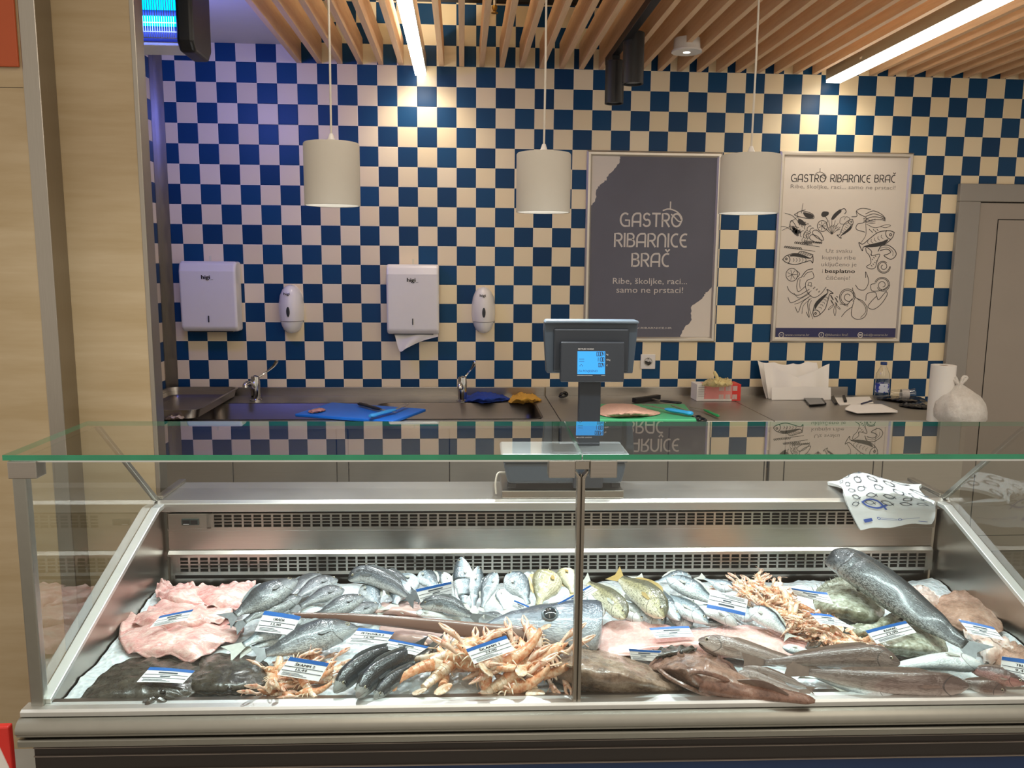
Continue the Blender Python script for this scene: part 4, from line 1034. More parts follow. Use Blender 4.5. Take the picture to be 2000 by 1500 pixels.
# glove box
c0, c1, c2 = fW(1360, 783, 0), fW(1450, 785, 0), fW(1447, 781, 0)
t = thing('glove_box', 'white and red carton of disposable gloves with a glove sticking out', 'box', ((c0.x + c1.x) / 2, -0.1, ZW))
y0 = c0.y; x0, x1 = c0.x, c1.x; hz = atY(1360, 751, y0).z
mb = MB(); mb.box(x0, x1, y0, y0 + 0.11, ZW + 0.001, hz); bx = mb.build('carton', M_['white_paper'], t, bevel=0.002)
fr = lambda x, y, l: (x, y0 - 0.0006 - l, y)
mb = MB(); mb.box(x1 - 0.045, x1 + 0.0008, y0 - 0.0008, y0 + 0.111, ZW + 0.002, hz + 0.0008); mb.build('red_end', M_['red'], bx)
mb = MB(); mb.box(x0 + 0.04, x1 - 0.045, y0 - 0.0006, y0 + 0.08, ZW + 0.012, hz + 0.0006); mb.build('pale_red_panel', plain('pale_red_print', '#e2908a', 0.5), bx)
mb = MB()
for i in range(3):
    for j in range(2):
        for q in range(4):
            xx = x1 - 0.115 + i * 0.036 + q * 0.0065; zz = ZW + 0.01 + j * 0.045
            mb.add([fr(xx, zz, .0012), fr(xx + 0.0045, zz, .0012), fr(xx + 0.0045, zz + 0.026, .0012), fr(xx, zz + 0.026, .0012)], [(0, 1, 2, 3)])
mb.build('size_marks', M_['print_white'], bx)
mb = MB()
for q in range(5): mb.box(x0 + 0.008, x0 + 0.05 - 0.004 * (q % 3), y0 - 0.001, y0, hz - 0.018 - q * 0.011, hz - 0.0155 - q * 0.011)
mb.build('fine_print', M_['greyprint'], bx)
def fG(px, py, h): return atZ(px, py, hz + h)
mb = MB(); mound(mb, [(1372, 752), (1380, 742), (1395, 741), (1412, 738), (1425, 742), (1430, 751), (1405, 755)], 0.001, 0.035, fG, amp=0.02, fs=45, seed=2.0)
gl_ = MB()
c = fG(1400, 748, 0.02)
mb.tube(spline([c, c + V((0.0, 0, .03)), c + V((-.012, 0, .05)), c + V((-.014, 0, .062))], 8), [.012, .011, .010, .009, .009, .009, .008, .007, .003], 8)
mb.build('glove', plain('cream_glove', '#e0cf94', 0.55, var=0.08, scale=30), t, smooth=True)
# stack of wrapping paper (folded, fan shaped)
c0, c1 = fW(1497, 778, 0), fW(1617, 778, 0); yb = c0.y
ptl, ptr = atY(1490, 708, yb - 0.01), atY(1615, 714, yb - 0.01)
t = thing('wrapping_paper', 'folded white wrapping paper standing open against the tiles', 'paper', ((c0.x + c1.x) / 2, yb, ZW))
mb = MB()
def pf(s, q):
    b = V((c0.x + (c1.x - c0.x) * s, yb + 0.02 * math.sin(s * 6), ZW + 0.002)); tt = V((ptl.x + 0.006 + (ptr.x - ptl.x - 0.012) * s, yb + 0.09 + 0.02 * math.sin(s * 9), ptl.z - 0.004 * s - 0.012 * math.sin(s * PI) - 0.01 * abs(math.sin(s * 11))))
    return b.lerp(tt, q) + V((0, 0.008 * math.sin(q * 5 + s * 4), 0))
mb.grid(pf, 24, 8, 0, 0.002); mb.build('back_sheet', M_['white_paper'], t, smooth=True)
for side in (0, 1):
    mb = MB()
    def pf2(s, q, side=side):
        xa = c0.x + 0.004 if side == 0 else c1.x - 0.004; sg = 1 if side == 0 else -1
        w = (c1.x - c0.x) * 0.56
        zt = ptl.z - 0.01 - s * 0.085 * (1.0 if side == 0 else 0.9) - (0.0 if side == 0 else 0.004)
        x = xa + sg * s * w - sg * (1 - s) * 0.02 * q
        return (x, yb - 0.02 - 0.03 * s + 0.05 * q + 0.012 * math.sin(s * 7 + side), ZW + 0.002 + q * (zt - ZW))
    mb.grid(pf2, 16, 8, 0, 0.0015); mb.build('folded_flap', M_['white_paper'], t, smooth=True)
mb = MB()
def pf3(s, q): return (c0.x + 0.008 + (c1.x - c0.x - 0.014) * s, yb - 0.055 + 0.012 * q, ZW + 0.003 + q * (0.07 - 0.012 * abs(s - .5)))
mb.grid(pf3, 12, 4, 0, 0.003); mb.build('front_flap', M_['white_paper'], t, smooth=True)
# phone, notepad, papers, pen
def slab(P, z, th, name, m_, parent=None, bev=0.002):
    Q = [atZ(px, py, ZW + z) for px, py in P]; n = len(Q)
    mb = MB(); mb.add(Q + [q + V((0, 0, th)) for q in Q], [tuple(range(n - 1, -1, -1)), tuple(range(n, 2 * n))] + [(i, (i + 1) % n, n + (i + 1) % n, n + i) for i in range(n)])
    return mb.build(name, m_, parent, bevel=bev)
t = thing('mobile_phone', 'black mobile phone lying in front of the folded paper', 'phone', atW(1590, 783))
slab([(1580, 793), (1614, 791), (1603, 776), (1568, 777)], 0.001, 0.011, 'phone_body', M_['black'], t)
slab([(1582, 790.5), (1611, 788.5), (1601, 776), (1570, 777)], 0.0122, 0.0008, 'screen', plain('phone_glass', '#0a0b0d', 0.08), t, 0)
tag(slab([(1640, 792), (1706, 788), (1698, 776), (1625, 778)], 0.001, 0.004, 'paper_sheet', M_['white_paper'], None, 0), 'sheet of white paper under the notepad and pen', 'paper')
t = thing('notepad', 'white notepad at the front of the right counter', 'notepad', atW(1700, 802))
slab([(1650, 801), (1674, 808), (1753, 806), (1722, 793), (1663, 792)], 0.005, 0.010, 'pages', M_['white_paper'], t, 0.001)
slab([(1650, 800), (1674, 807), (1753, 805), (1722, 792), (1663, 791)], 0.0155, 0.0008, 'cover_sheet', plain('pad_top', '#f0edea', 0.7, var=0.02), t, 0)
t = thing('pen', 'dark pen lying on the notepad', 'pen', atZ(1691, 789, ZW + 0.018))
a, b = atZ(1681, 789, ZW + 0.02), atZ(1703, 783, ZW + 0.02); mb = MB(); mb.tube([a, a.lerp(b, .06), a.lerp(b, .95), b], [.001, .004, .0045, .004], 10); mb.build('barrel', plain('pen_blue', '#20264a', 0.3), t, smooth=True)
mb = MB(); mb.tube([b.lerp(a, .3) + V((0, 0, .0055)), b + V((0, 0, .0055))], 0.0012, 6); mb.build('clip', M_['chrome'], t)
tag(slab([(1622, 778), (1630, 790), (1636, 790), (1628, 775)], 0.001, 0.01, 'marker_pen', M_['black']), 'short black marker beside the phone', 'pen')
tag(slab([(1645, 776), (1648, 786), (1654, 786), (1650, 775)], 0.006, 0.012, 'paper_clip', M_['black']), 'black binder clip on the white paper sheet', 'clip')
# bottle
c = fW(1721, 780, 0); y = c.y; rb = abs(atY(1733, 760, y).x - atY(1708, 760, y).x) / 2; zt = atY(1721, 707, y).z; H = zt - ZW
t = thing('water_bottle', 'clear plastic water bottle with a blue cap on the right counter', 'bottle', (c.x, y, ZW))
mb = MB(); pr = [(0.001, .004), (rb * .7, .002), (rb, .02), (rb, H * .12), (rb * .94, H * .16), (rb, H * .2), (rb, H * .50), (rb * .95, H * .53), (rb, H * .56), (rb * .95, H * .68), (rb * .55, H * .84), (rb * .42, H * .88), (rb * .42, H * .93)]
mb.lathe([(r, ZW + z) for r, z in pr], (c.x, y, 0), 24, cap=False); mb.build('bottle_body', M_['clear_plastic'], t, smooth=True)
mb = MB(); mb.lathe([(rb * 1.01, ZW + H * .21), (rb * 1.015, ZW + H * .215), (rb * 1.015, ZW + H * .44), (rb * 1.01, ZW + H * .445)], (c.x, y, 0), 24, cap=False)
NL = NT('bottle_label'); cc = NL.coord('Object'); nz = NL.noise(cc, 45, 2); NL.bsdf(NL.mix(NL.math('GREATER_THAN', nz, 0.53), lin('#c7cfe0'), lin('#2b3fa0')), 0.4); mb.build('label_band', NL.mat, t, smooth=True)
mb = MB(); mb.lathe([(rb * .46, ZW + H * .925), (rb * .48, ZW + H * .93), (rb * .47, ZW + H), (0.001, ZW + H)], (c.x, y, 0), 20); mb.build('cap', plain('blue_cap', '#27427e', 0.4), t, smooth=True)
mb = MB(); mb.lathe([(0.001, ZW + .006), (rb * .95, ZW + .012), (rb * .95, ZW + H * .3), (0.001, ZW + H * .3)], (c.x, y, 0), 24)
# lying clear tub
a, b = fW(1738, 770, 0.026), fW(1786, 770, 0.03)
t = thing('plastic_tub', 'clear plastic tub lying on its side behind the black trays', 'tub', (a + b) / 2 - V((0, 0, .026)))
d = (b - a).normalized(); s = V((-d.y, d.x, 0)); 
def rg(p, r): return [p + s * math.cos(k * PI / 10) * r + V((0, 0, math.sin(k * PI / 10) * r)) for k in range(20)]
mb = MB(); mb.loft([rg(a, .020), rg(a.lerp(b, .1), .025), rg(a.lerp(b, .3), .024), rg(a.lerp(b, .35), .026), rg(a.lerp(b, .9), .028), rg(a.lerp(b, .93), .031), rg(b, .031)], cap=False); mb.build('tub_body', M_['clear_plastic'], t, smooth=True)
mb = MB(); mb.loft([rg(a.lerp(b, .45), .0268), rg(a.lerp(b, .75), .0282)], cap=False); mb.build('label_band', plain('tub_label', '#b9b4b0', 0.5, var=0.3, scale=70), t, smooth=True)
for i, (out, lab, top) in enumerate((([(1712, 777), (1740, 783), (1772, 786), (1808, 784), (1795, 775), (1750, 774)], 'glossy black plastic tray behind the notepad', .014),
                                 ([(1755, 790), (1780, 796), (1815, 797), (1812, 785), (1785, 783)], 'glossy black plastic bag scrap in front of the paper roll', .012))):
    mb = MB(); mound(mb, out, 0.001, top, fW, amp=0.006, fs=50, seed=i)
    tag(mb.build('black_tray' if i == 0 else 'black_bag', plain('glossy_black', '#17161a', 0.15), smooth=True), lab, 'tray' if i == 0 else 'bag')
# paper roll and tied bag
c = fW(1834, 822, 0); y = c.y; r = abs(atY(1857, 760, y).x - atY(1813, 760, y).x) / 2; zt = atY(1835, 713, y).z
t = thing('paper_roll', 'white kitchen paper roll standing upright behind the tied plastic bag', 'paper roll', (c.x, y, ZW))
mb = MB(); mb.lathe([(0.02, ZW + .001), (r, ZW + .001), (r, zt), (0.02, zt), (0.02, ZW + .002)], (c.x, y, 0), 40, cap=False); mb.build('paper', M_['white_paper'], t, smooth=True)
mb = MB(); mb.lathe([(0.0195, ZW + .001), (0.0195, zt - .002), (0.017, zt - .002), (0.017, ZW + .001)], (c.x, y, 0), 24, cap=False); mb.build('core', plain('cardboard', '#9a7a55', 0.8), t, smooth=True)
cb = fW(1862, 824, 0); cb = V((cb.x, cb.y - 0.02, ZW)); w = abs(atY(1908, 790, cb.y).x - atY(1813, 790, cb.y).x) / 2; zt = atY(1860, 737, cb.y).z; H = zt - ZW
t = thing('plastic_bag', 'knotted thin white plastic bag full of rubbish beside the paper roll', 'bag', cb)
mb = MB()
def wob(q, a):
    n1 = noise.noise(V((math.cos(a) * 2.2, math.sin(a) * 2.2, q.z * 9))) * 0.010; k = 1 + 0.05 * math.sin(a * 9 + q.z * 30)
    rr_ = math.hypot(q.x, q.y); g = (rr_ + n1 * min(1, rr_ / .03)) / max(rr_, 1e-6) * (k if q.z > ZW + H * .5 else 1 + (k - 1) * .4)
    return V((q.x * g + 0.014 * (1 - (q.z - ZW) / H), q.y * g, q.z))
mb.lathe([(0.01, ZW + .001), (w * .8, ZW + .003), (w, ZW + H * .14), (w * .99, ZW + H * .3), (w * .9, ZW + H * .46), (w * .68, ZW + H * .62), (w * .36, ZW + H * .74), (w * .16, ZW + H * .82), (0.006, ZW + H * .86)], (cb.x, cb.y, 0), 48, fn=wob)
tb = NT('thin_white_film'); co = tb.coord('Object'); nz = tb.noise(co, 26, 6, .7)
p_ = tb.bsdf(tb.ramp(nz, [(.3, lin('#c9c2ba')), (.7, lin('#e6e2dc'))]), 0.28, 0, 0.2, sss=0.1); tb.bump(p_, nz, 0.9, 0.012); M_['film'] = tb.mat
mb.build('bag_body', M_['film'], t, smooth=True, sharp=0)
mb = MB(); z = ZW + H * .82
for sx, sy in ((1, .1), (-1, .2)):
    b0 = V((cb.x, cb.y, z)); mb.tube(spline([b0, b0 + V((.02 * sx, 0, .02)), b0 + V((.034 * sx, .004, .036 if sx > 0 else .026)), b0 + V((.02 * sx, .006, .038)), b0 + V((.004 * sx, 0, .004))], 16), [.005] + [.0075] * 15 + [.004], 8)
mb.lathe([(.001, z - .01), (.013, z - .004), (.014, z + .006), (.002, z + .012)], (cb.x, cb.y, 0), 12)
mb.build('knot', M_['film'], t, smooth=True)
# ------------------------------------------------------------------ weighing scale on the ledge
ZL = 0.862
s0, s1 = LZp(980, 965, ZL + .02), LZp(1224, 970, ZL + .02)
sc0 = LZp(1100, 970, ZL)
u0, u1 = s0.x, s1.x; um = (u0 + u1) / 2; vf = 0.757
t = thing('weighing_scale', 'grey weighing scale with a blue lit customer display on a pole', 'scale', CF @ Matrix.Translation((um, 0.85, ZL)))
def sp_(name, mb, m_, parent=None, **k): return mb.build(name, m_, parent or t, M=CF, **k)
mb = MB(); mb.box(u0, u1, vf, 0.965, ZL, ZL + 0.026); sp_('steel_base', mb, M_['steel'], bevel=0.003)
zb = ZL + 0.026
bl = LVp(985, 900, vf + .03).x; br = LVp(1222, 900, vf + .03).x
for a, b in ((bl + .01, bl + .04), (br - .045, br - .015)):
    mb = MB(); mb.box(a, b, vf + .03, vf + .06, zb, zb + 0.016); sp_('foot', mb, M_['black'], bevel=0.003)
mb = MB(); mb.prism([(bl + .012, zb + .016), (br - .012, zb + .016), (br, zb + .07), (br, zb + .088), (bl, zb + .088), (bl, zb + .07)], vf + .02, 0.97, 'y'); body = sp_('housing', mb, M_['scale_grey'], bevel=0.012, seg=4)
mb = MB(); mb.box(bl - .004, br + .004, vf + .015, 0.965, zb + .088, zb + .094); sp_('rim', mb, M_['scale_dark'], bevel=0.003)
mb = MB(); mb.prism([(bl - .008, zb + .094), (br + .008, zb + .094), (br + .012, zb + .112), (br + .006, zb + .118), (bl - .006, zb + .118), (bl - .012, zb + .112)], vf + .012, 0.96, 'y'); sp_('weighing_plate', mb, M_['alu_bright'], bevel=0.008, seg=3)
pl, prr = LVp(1130, 800, .90).x, LVp(1172, 800, .90).x
mb = MB(); mb.box(LVp(1120, 950, vf).x, LVp(1178, 950, vf).x, vf + .005, vf + .05, zb + .006, zb + .05); sp_('printer_cover', mb, M_['scale_dark'], body, bevel=0.004)
ztop = LVp(1150, 680, .90).z; zdisp0 = LVp(1150, 745, .88).z
mb = MB(); mb.box(pl, prr, .89, .93, zb + .02, zdisp0 + .06); sp_('pole', mb, M_['scale_dark'], bevel=0.004)
# customer display: tilted slightly back
vd = 0.865
A, Bq = LVp(1096, 668, vd), LVp(1219, 747, vd); du0, du1, dz0, dz1 = A.x, Bq.x, Bq.z, A.z
mb = MB(); mb.prism([(vd, dz0), (vd + .045, dz0 + .004), (vd + .05, dz1 - .004), (vd + .012, dz1)], du0, du1, 'x'); disp = sp_('customer_display', mb, M_['scale_dark'], bevel=0.005, seg=3)
H_ = dz1 - dz0
def fD(x, y, l):               # on the display face
    q = (y - dz0) / H_; return (x, vd + .012 * q - .0006 - l, y)
a, b = LVp(1128, 686, vd + .008), LVp(1181.5, 731, vd + .003); q0, q1, w0, w1 = a.x, b.x, b.z, a.z
mb = MB(); mb.add([fD(q0, w0, 0), fD(q1, w0, 0), fD(q1, w1, 0), fD(q0, w1, 0)], [(0, 1, 2, 3)]); scr = sp_('screen', mb, M_['screen'], disp)
mb = MB(); SEG = {'0': 'abcdef', '1': 'bc', '4': 'bcfg', '.': '.'}
def digits(s, xr, y, h):
    x = xr; w = h * .5
    for ch in reversed(s):
        if ch == '.':
            ribbon(mb, [(x - .0006, y + .0004), (x + .0008, y + .0004)], .0016, fD); x -= .001; continue
        x -= w; k = .13 * h
        L = {'a': [(0, h), (w * .76, h)], 'b': [(w * .76, h), (w * .74, h / 2)], 'c': [(w * .74, h / 2), (w * .72, 0)], 'd': [(0, 0), (w * .72, 0)], 'e': [(0, 0), (0, h / 2)], 'f': [(0, h / 2), (0, h)], 'g': [(0, h / 2), (w * .74, h / 2)]}
        for c_ in SEG[ch]: ribbon(mb, [(x + p, y + q) for p, q in L[c_]], k, fD, 0, .0008)
hh = w1 - w0
digits('0.004', q1 - .002, w0 + hh * .80, hh * .165); digits('11.00', q1 - .002, w0 + hh * .56, hh * .165); digits('0.04', q1 - .002, w0 + hh * .32, hh * .165)
put_text(mb, 'ZA POVJESENO', q0 + .003, w0 + hh * .09, hh * .10, fD, 'l', width=(q1 - q0) * .7)
for k in range(2):
    ribbon(mb, [(q0 + .006, w0 + hh * (.66 - .10 * k)), (q0 + .022, w0 + hh * (.66 - .10 * k))], .0012, fD)
for dx, dy in ((.008, .37), (.012, .42), (.016, .37)): ribbon(mb, [(q0 + dx, w0 + hh * dy), (q0 + dx + .0015, w0 + hh * dy)], .0022, fD)
sp_('digits', mb, M_['ink'], scr)
mb = MB()
put_text(mb, 'METTLER TOLEDO', q0 + .002, w1 + .005, .0045, fD, 'l', width=.052, bold=.0002)
put_text(mb, 'kg', q1 + .004, w0 + hh * .84, .005, fD, 'l'); put_text(mb, '€/kg', q1 + .004, w0 + hh * .60, .005, fD, 'l'); put_text(mb, '€', q1 + .004, w0 + hh * .36, .005, fD, 'l')
ribbon(mb, [(q0, w0 - .004), (q0 + .05, w0 - .004)], .0012, fD); ribbon(mb, [(q1 - .012, w0 - .004), (q1, w0 - .004)], .0012, fD)
sp_('lettering', mb, M_['print_white'], disp)
# operator display behind
vo_ = 0.925
A, Bq = LVp(1064, 628, vo_), LVp(1243, 727, vo_); e0, e1, f0, f1 = A.x, Bq.x, Bq.z, A.z
mb = MB(); mb.prism([(e0 + .008, f0), (e0 - .002 + .012, f0 - .004), (e1 - .012, f0 - .004), (e1 - .012, f0), (e1, f1 - .03), (e1, f1), (e0, f1), (e0 - .002, f1 - .03)], vo_, vo_ + .05, 'y'); od = sp_('operator_display', mb, M_['scale_grey'], bevel=0.008, seg=3)
mb = MB(); mb.prism([(e0 - .002, f1 - .004), (e1 + .002, f1 - .004), (e1 - .002, f1 + .006), (e0 + .004, f1 + .006)], vo_ - .02, vo_ + .05, 'y'); sp_('top_hood', mb, plain('light_slate_plastic', '#68757f', 0.4), od, bevel=0.004)
mb = MB(); mb.box(e0 + .03, e1 - .03, vo_ - .012, vo_ + .002, f0 + .002, f1 - .022); sp_('rear_cover', mb, M_['scale_dark'], od, bevel=0.006)
mb = MB(); q = LVp(975, 930, .80)
mb.tube(spline([(bl + .002, .80, zb + .05), (bl - .02, .79, zb + .05), (bl - .028, .79, zb + .02), (bl - .026, .80, ZL + .004)], 12), .003, 8); sp_('cable', mb, M_['cord'], body, smooth=True)
# ------------------------------------------------------------------ white carrier bag draped over the ledge
rows = [[(1616, 941, .0), (1660, 941, .0), (1720, 941, .0), (1800, 946, .0)],
        [(1640, 950, .012), (1655, 928, .03), (1700, 926, .03), (1795, 957, .02)],
        [(1648, 962, .012), (1690, 955, .022), (1750, 960, .026), (1822, 985, .012)]]
R1 = [[CF @ LZp(x, y, ZL + .012 + h) for x, y, h in r] for r in rows]
R2 = [[CF @ (LVp(x, y, .722) ) for x, y in r] for r in ([(1655, 985), (1700, 985), (1765, 985), (1827, 990)], [(1670, 1014), (1715, 1012), (1770, 1012), (1826, 1010)], [(1681, 1034), (1720, 1031), (1775, 1025), (1820, 1022)])]
RR = R1 + R2
def bag_xy(s, q):
    cols = [spline([RR[r][c] for r in range(len(RR))], 20) for c in range(4)] if not hasattr(bag_xy, 'c') else bag_xy.c
    bag_xy.c = cols
    def at(col):
        x = q * 20; i = min(int(x), 19); return col[i].lerp(col[i + 1], x - i)
    P = [at(c) for c in cols]
    P = [P[0] * 2 - P[1]] + P + [P[3] * 2 - P[2]]
    x = s * 3; j = min(int(x), 2); t_ = x - j; a, b, c, d = P[j:j + 4]
    return 0.5 * ((2 * b) + (c - a) * t_ + (2 * a - 5 * b + 4 * c - d) * t_ * t_ + (3 * b - a - 3 * c + d) * t_ ** 3)
t = thing('carrier_bag', 'folded white carrier bag printed with small fish, hanging over the ledge', 'bag', CF @ Matrix.Translation((2.3, .8, ZL)))
mb = MB(); mb.grid(lambda s, q: bag_xy(1 - s, q) + V((0, 0, 0.003 * math.sin((1 - s) * 13 + q * 5))), 24, 24, 0, 0.011)
body = mb.build('bag_body', plain('white_bag_film', '#dfe4e6', 0.35, var=0.03, scale=14, bump=0.3, dist=0.01, sss=0.05), t, smooth=True, sharp=0.9)
def fBag(s, q, l):
    p = bag_xy(s, q); a = bag_xy(min(1, s + .01), q) - bag_xy(max(0, s - .01), q); b = bag_xy(s, min(1, q + .01)) - bag_xy(s, max(0, q - .01))
    n = a.cross(b).normalized(); 
    if n.dot(CAM - p) < 0: n = -n
    return p + n * (l + 0.0012) + V((0, 0, 0.003 * math.sin(s * 13 + q * 5)))
mb = MB(); mbb = MB(); random.seed(21)
def mini(m_, s, q, k, w):
    ang = random.uniform(-.5, .5)
    f1_ = [(-.5, 0), (-.2, .22), (.2, .2), (.5, -.12)]; f2_ = [(-.5, 0), (-.2, -.22), (.2, -.2), (.5, .12)]
    for f in (f1_, f2_): ribbon(m_, [(s + (x * math.cos(ang) - y * math.sin(ang)) * k, q + (x * math.sin(ang) + y * math.cos(ang)) * k * .9) for x, y in spline(f, 8)], w, fBag)
for j in range(5):
    for i in range(5): mini(mb, .12 + i * .19 + (j % 2) * .06 + random.uniform(-.02, .02), .20 + j * .095, .12, .009)
mini(mbb, .36, .60, .26, .022)
mb.build('fish_print', plain('grey_print', '#4a5058', 0.5), body)
def rect(m_, s0, s1, q0_, q1_): m_.add([fBag(s0, q0_, .001), fBag(s1, q0_, .001), fBag(s1, q1_, .001), fBag(s0, q1_, .001)], [(0, 1, 2, 3)])
rect(mbb, .12, .24, .80, .86); rect(mbb, .80, .92, .90, .915)
for k in range(2): rect(mbb, .36, .56, .80 + .025 * k, .805 + .025 * k); rect(mbb, .62, .82, .81, .816)
for sx in (.335, .59): ribbon(mbb, [(sx + .02 * math.cos(q * PI / 6), .815 + .02 * math.sin(q * PI / 6)) for q in range(13)], .008, fBag)
mbb.build('blue_print', plain('blue_print', '#3f5aa8', 0.5), body)
# ------------------------------------------------------------------ fish materials
def fishskin(name, back, side, belly, w=(0.30, 0.55), scale=0.35, spots=None, rough=0.28, stripes=None, sss=0.05, n=(46, 30), face=None):
    """dark back to pale belly by the uv of the body (v 0 back, 1 belly), scales and spots"""
    t = NT(name)
    uv = t.n('ShaderNodeUVMap'); sep = t.n('ShaderNodeSeparateXYZ'); t.l(uv, sep)
    co = t.coord('Object'); nz = t.noise(co, 38, 4, .6)
    v = t.math('ADD', sep.outputs[1], t.math('MULTIPLY', t.math('SUBTRACT', nz, .5), .30))
    c = t.ramp(v, [(0.0, lin(back)), (w[0], lin(back)), ((w[0] + w[1]) / 2, lin(side)), (w[1], lin(side)), (min(.98, w[1] + .22), lin(belly)), (1.0, lin(belly))])
    mp = t.n('ShaderNodeMapping'); mp.inputs['Scale'].default_value = (n[0], n[1], 1); t.l(uv, mp)
    vo = t.n('ShaderNodeTexVoronoi'); vo.inputs['Scale'].default_value = 1.0; t.t.links.new(mp.outputs[0], vo.inputs['Vector'])
    d = vo.outputs[0]
    dark = t.math('MULTIPLY', t.math('GREATER_THAN', d, 0.55), scale)
    head = t.math('LESS_THAN', sep.outputs[0], 0.27)
    dark = t.math('MULTIPLY', dark, t.math('SUBTRACT', 1.0, head))
    c = t.mix(dark, c, lin(back))
    if face:
        fz = t.noise(co, 60, 4, .7)
        fm = t.math('MULTIPLY', t.math('LESS_THAN', t.math('ADD', sep.outputs[0], t.math('MULTIPLY', t.math('SUBTRACT', fz, .5), .30)), face[1]), face[2])
        c = t.mix(fm, c, lin(face[0]))
    # gill cover edge and mouth
    vv = t.math('MULTIPLY', t.math('SUBTRACT', sep.outputs[1], .55), t.math('SUBTRACT', sep.outputs[1], .55))
    g = t.math('ABSOLUTE', t.math('SUBTRACT', t.math('ADD', sep.outputs[0], t.math('MULTIPLY', vv, .45)), .262))
    gl = t.math('MULTIPLY', t.math('LESS_THAN', g, .007), .65)
    c = t.mix(gl, c, lin('#2a2a2c'))
    mth = t.math('MULTIPLY', t.math('LESS_THAN', t.math('ABSOLUTE', t.math('SUBTRACT', sep.outputs[1], .60)), .02), t.math('LESS_THAN', sep.outputs[0], .075))
    c = t.mix(t.math('MULTIPLY', mth, .8), c, lin('#241f20'))
    if spots:
        v2 = t.n('ShaderNodeTexVoronoi'); v2.inputs['Scale'].default_value = spots[1]; t.t.links.new(co, v2.inputs['Vector'])
        c = t.mix(t.math('MULTIPLY', t.math('LESS_THAN', v2.outputs[0], spots[2]), spots[3]), c, lin(spots[0]))
    if stripes:
        s = t.math('SINE', t.math('MULTIPLY', sep.outputs[1], stripes[1]))
        c = t.mix(t.math('MULTIPLY', t.math('GREATER_THAN', s, .2), stripes[2]), c, lin(stripes[0]))
    # drops of melt water
    wet = t.noise(co, 150, 2, .5)
    p = t.bsdf(c, t.math('ADD', t.math('MULTIPLY', nz, .18), rough - .08), 0.12, 0.35, 0.6, sss)
    h = t.math('ADD', t.math('MULTIPLY', d, .5), t.math('MULTIPLY', t.math('GREATER_THAN', wet, .62), .8))
    t.bump(p, h, .6, .002)
    return t.mat
S_ = {}
S_['grey'] = fishskin('grey_scaled_skin', '#43474c', '#6f757a', '#aab0b2', (.35, .62), .5)
S_['bass'] = fishskin('sea_bass_skin', '#3f4a50', '#84949c', '#d3dcdf', (.24, .52), .4)
S_['bream'] = fishskin('silver_bream_skin', '#47535a', '#8f9ea7', '#d3dce0', (.22, .50), .4, n=(40, 26))
S_['mask'] = fishskin('dark_mask_bream_skin', '#2b3238', '#aebbc4', '#e2e8ea', (.16, .34), .3, spots=('#39424a', 30, .22, .6))
S_['mullet'] = fishskin('grey_mullet_skin', '#31363b', '#59636a', '#c3cacb', (.34, .52), .45)
S_['longmullet'] = fishskin('dark_mullet_skin', '#24292d', '#434c52', '#a9b1b2', (.40, .62), .4, face=('#a3a9a8', .10, .75))
S_['white'] = fishskin('white_belly_skin', '#7c878c', '#bfc8cb', '#e2e6e6', (.08, .28), .18)
S_['gold'] = fishskin('yellowish_skin', '#777558', '#b9b287', '#e4dfc0', (.22, .45), .5, stripes=('#6d6c58', 70, .35))
S_['cod'] = fishskin('speckled_yellow_skin', '#5d5c4a', '#a5a07c', '#dcd9c0', (.25, .5), .4, spots=('#4c4a3c', 120, .3, .6))
S_['hake'] = fishskin('hake_skin', '#75665f', '#9c8e87', '#e0dad6', (.34, .58), .3)
S_['darkhake'] = fishskin('dark_hake_skin', '#5c4d47', '#857670', '#bdb0aa', (.40, .64), .3)
S_['gurnard'] = fishskin('reddish_skin', '#4c3a36', '#8a5f59', '#b38c84', (.30, .55), .3)
S_['grouper'] = fishskin('large_spotted_skin', '#303539', '#555b5f', '#999e9f', (.42, .68), .65, spots=('#2f3438', 150, .33, .7), n=(80, 50))
S_['sword'] = fishskin('swordfish_skin', '#454d58', '#77828f', '#b4bcc4', (.24, .55), .35, n=(60, 50))
def mottled(name, stops, scale, bump=.4, dist=.003, rough=.28, sss=.0, fine=90, stretch=(1, 1, 1), coat=.4):
    t = NT(name); co = t.coord('Object', stretch); nz = t.noise(co, scale, 6, .62); f = t.noise(co, fine, 3, .6); g = t.noise(co, fine * 2.2, 2, .5)
    c = t.ramp(t.math('ADD', t.math('MULTIPLY', nz, .72), t.math('MULTIPLY', f, .28)), [(p, lin(q)) for p, q in stops])
    p = t.bsdf(c, t.math('ADD', t.math('MULTIPLY', f, .25), rough - .12), 0, coat, .55, sss)
    t.bump(p, t.math('ADD', t.math('ADD', nz, t.math('MULTIPLY', f, .6)), t.math('MULTIPLY', t.math('GREATER_THAN', g, .6), .5)), bump, dist); return t.mat
S_['monk'] = plain('monkfish_skin', '#6b5546', 0.3, 0, .4, var=.35, scale=36, bump=.5, dist=.004, rvar=.25)
S_['monk2'] = plain('monkfish_red_brown_skin', '#6e4e40', 0.3, 0, .4, var=.35, scale=36, bump=.5, dist=.004, rvar=.25)
S_['turbot'] = plain('dark_flatfish_skin', '#33302a', 0.32, 0, .4, var=.35, scale=46, bump=.6, dist=.002, rvar=.25)
S_['dory'] = plain('olive_flatfish_skin', '#8f9180', 0.3, 0, .4, var=.3, scale=28, bump=.3, dist=.003, sss=.05)
S_['pink'] = plain('pink_squid_skin', '#e79c97', 0.24, 0, .5, var=.16, scale=22, bump=.3, dist=.003, sss=.25, rvar=.2)
S_['palepink'] = plain('pale_pink_flesh', '#dfa9a2', 0.26, 0, .5, var=.10, scale=16, bump=.2, dist=.003, sss=.25, rvar=.2)
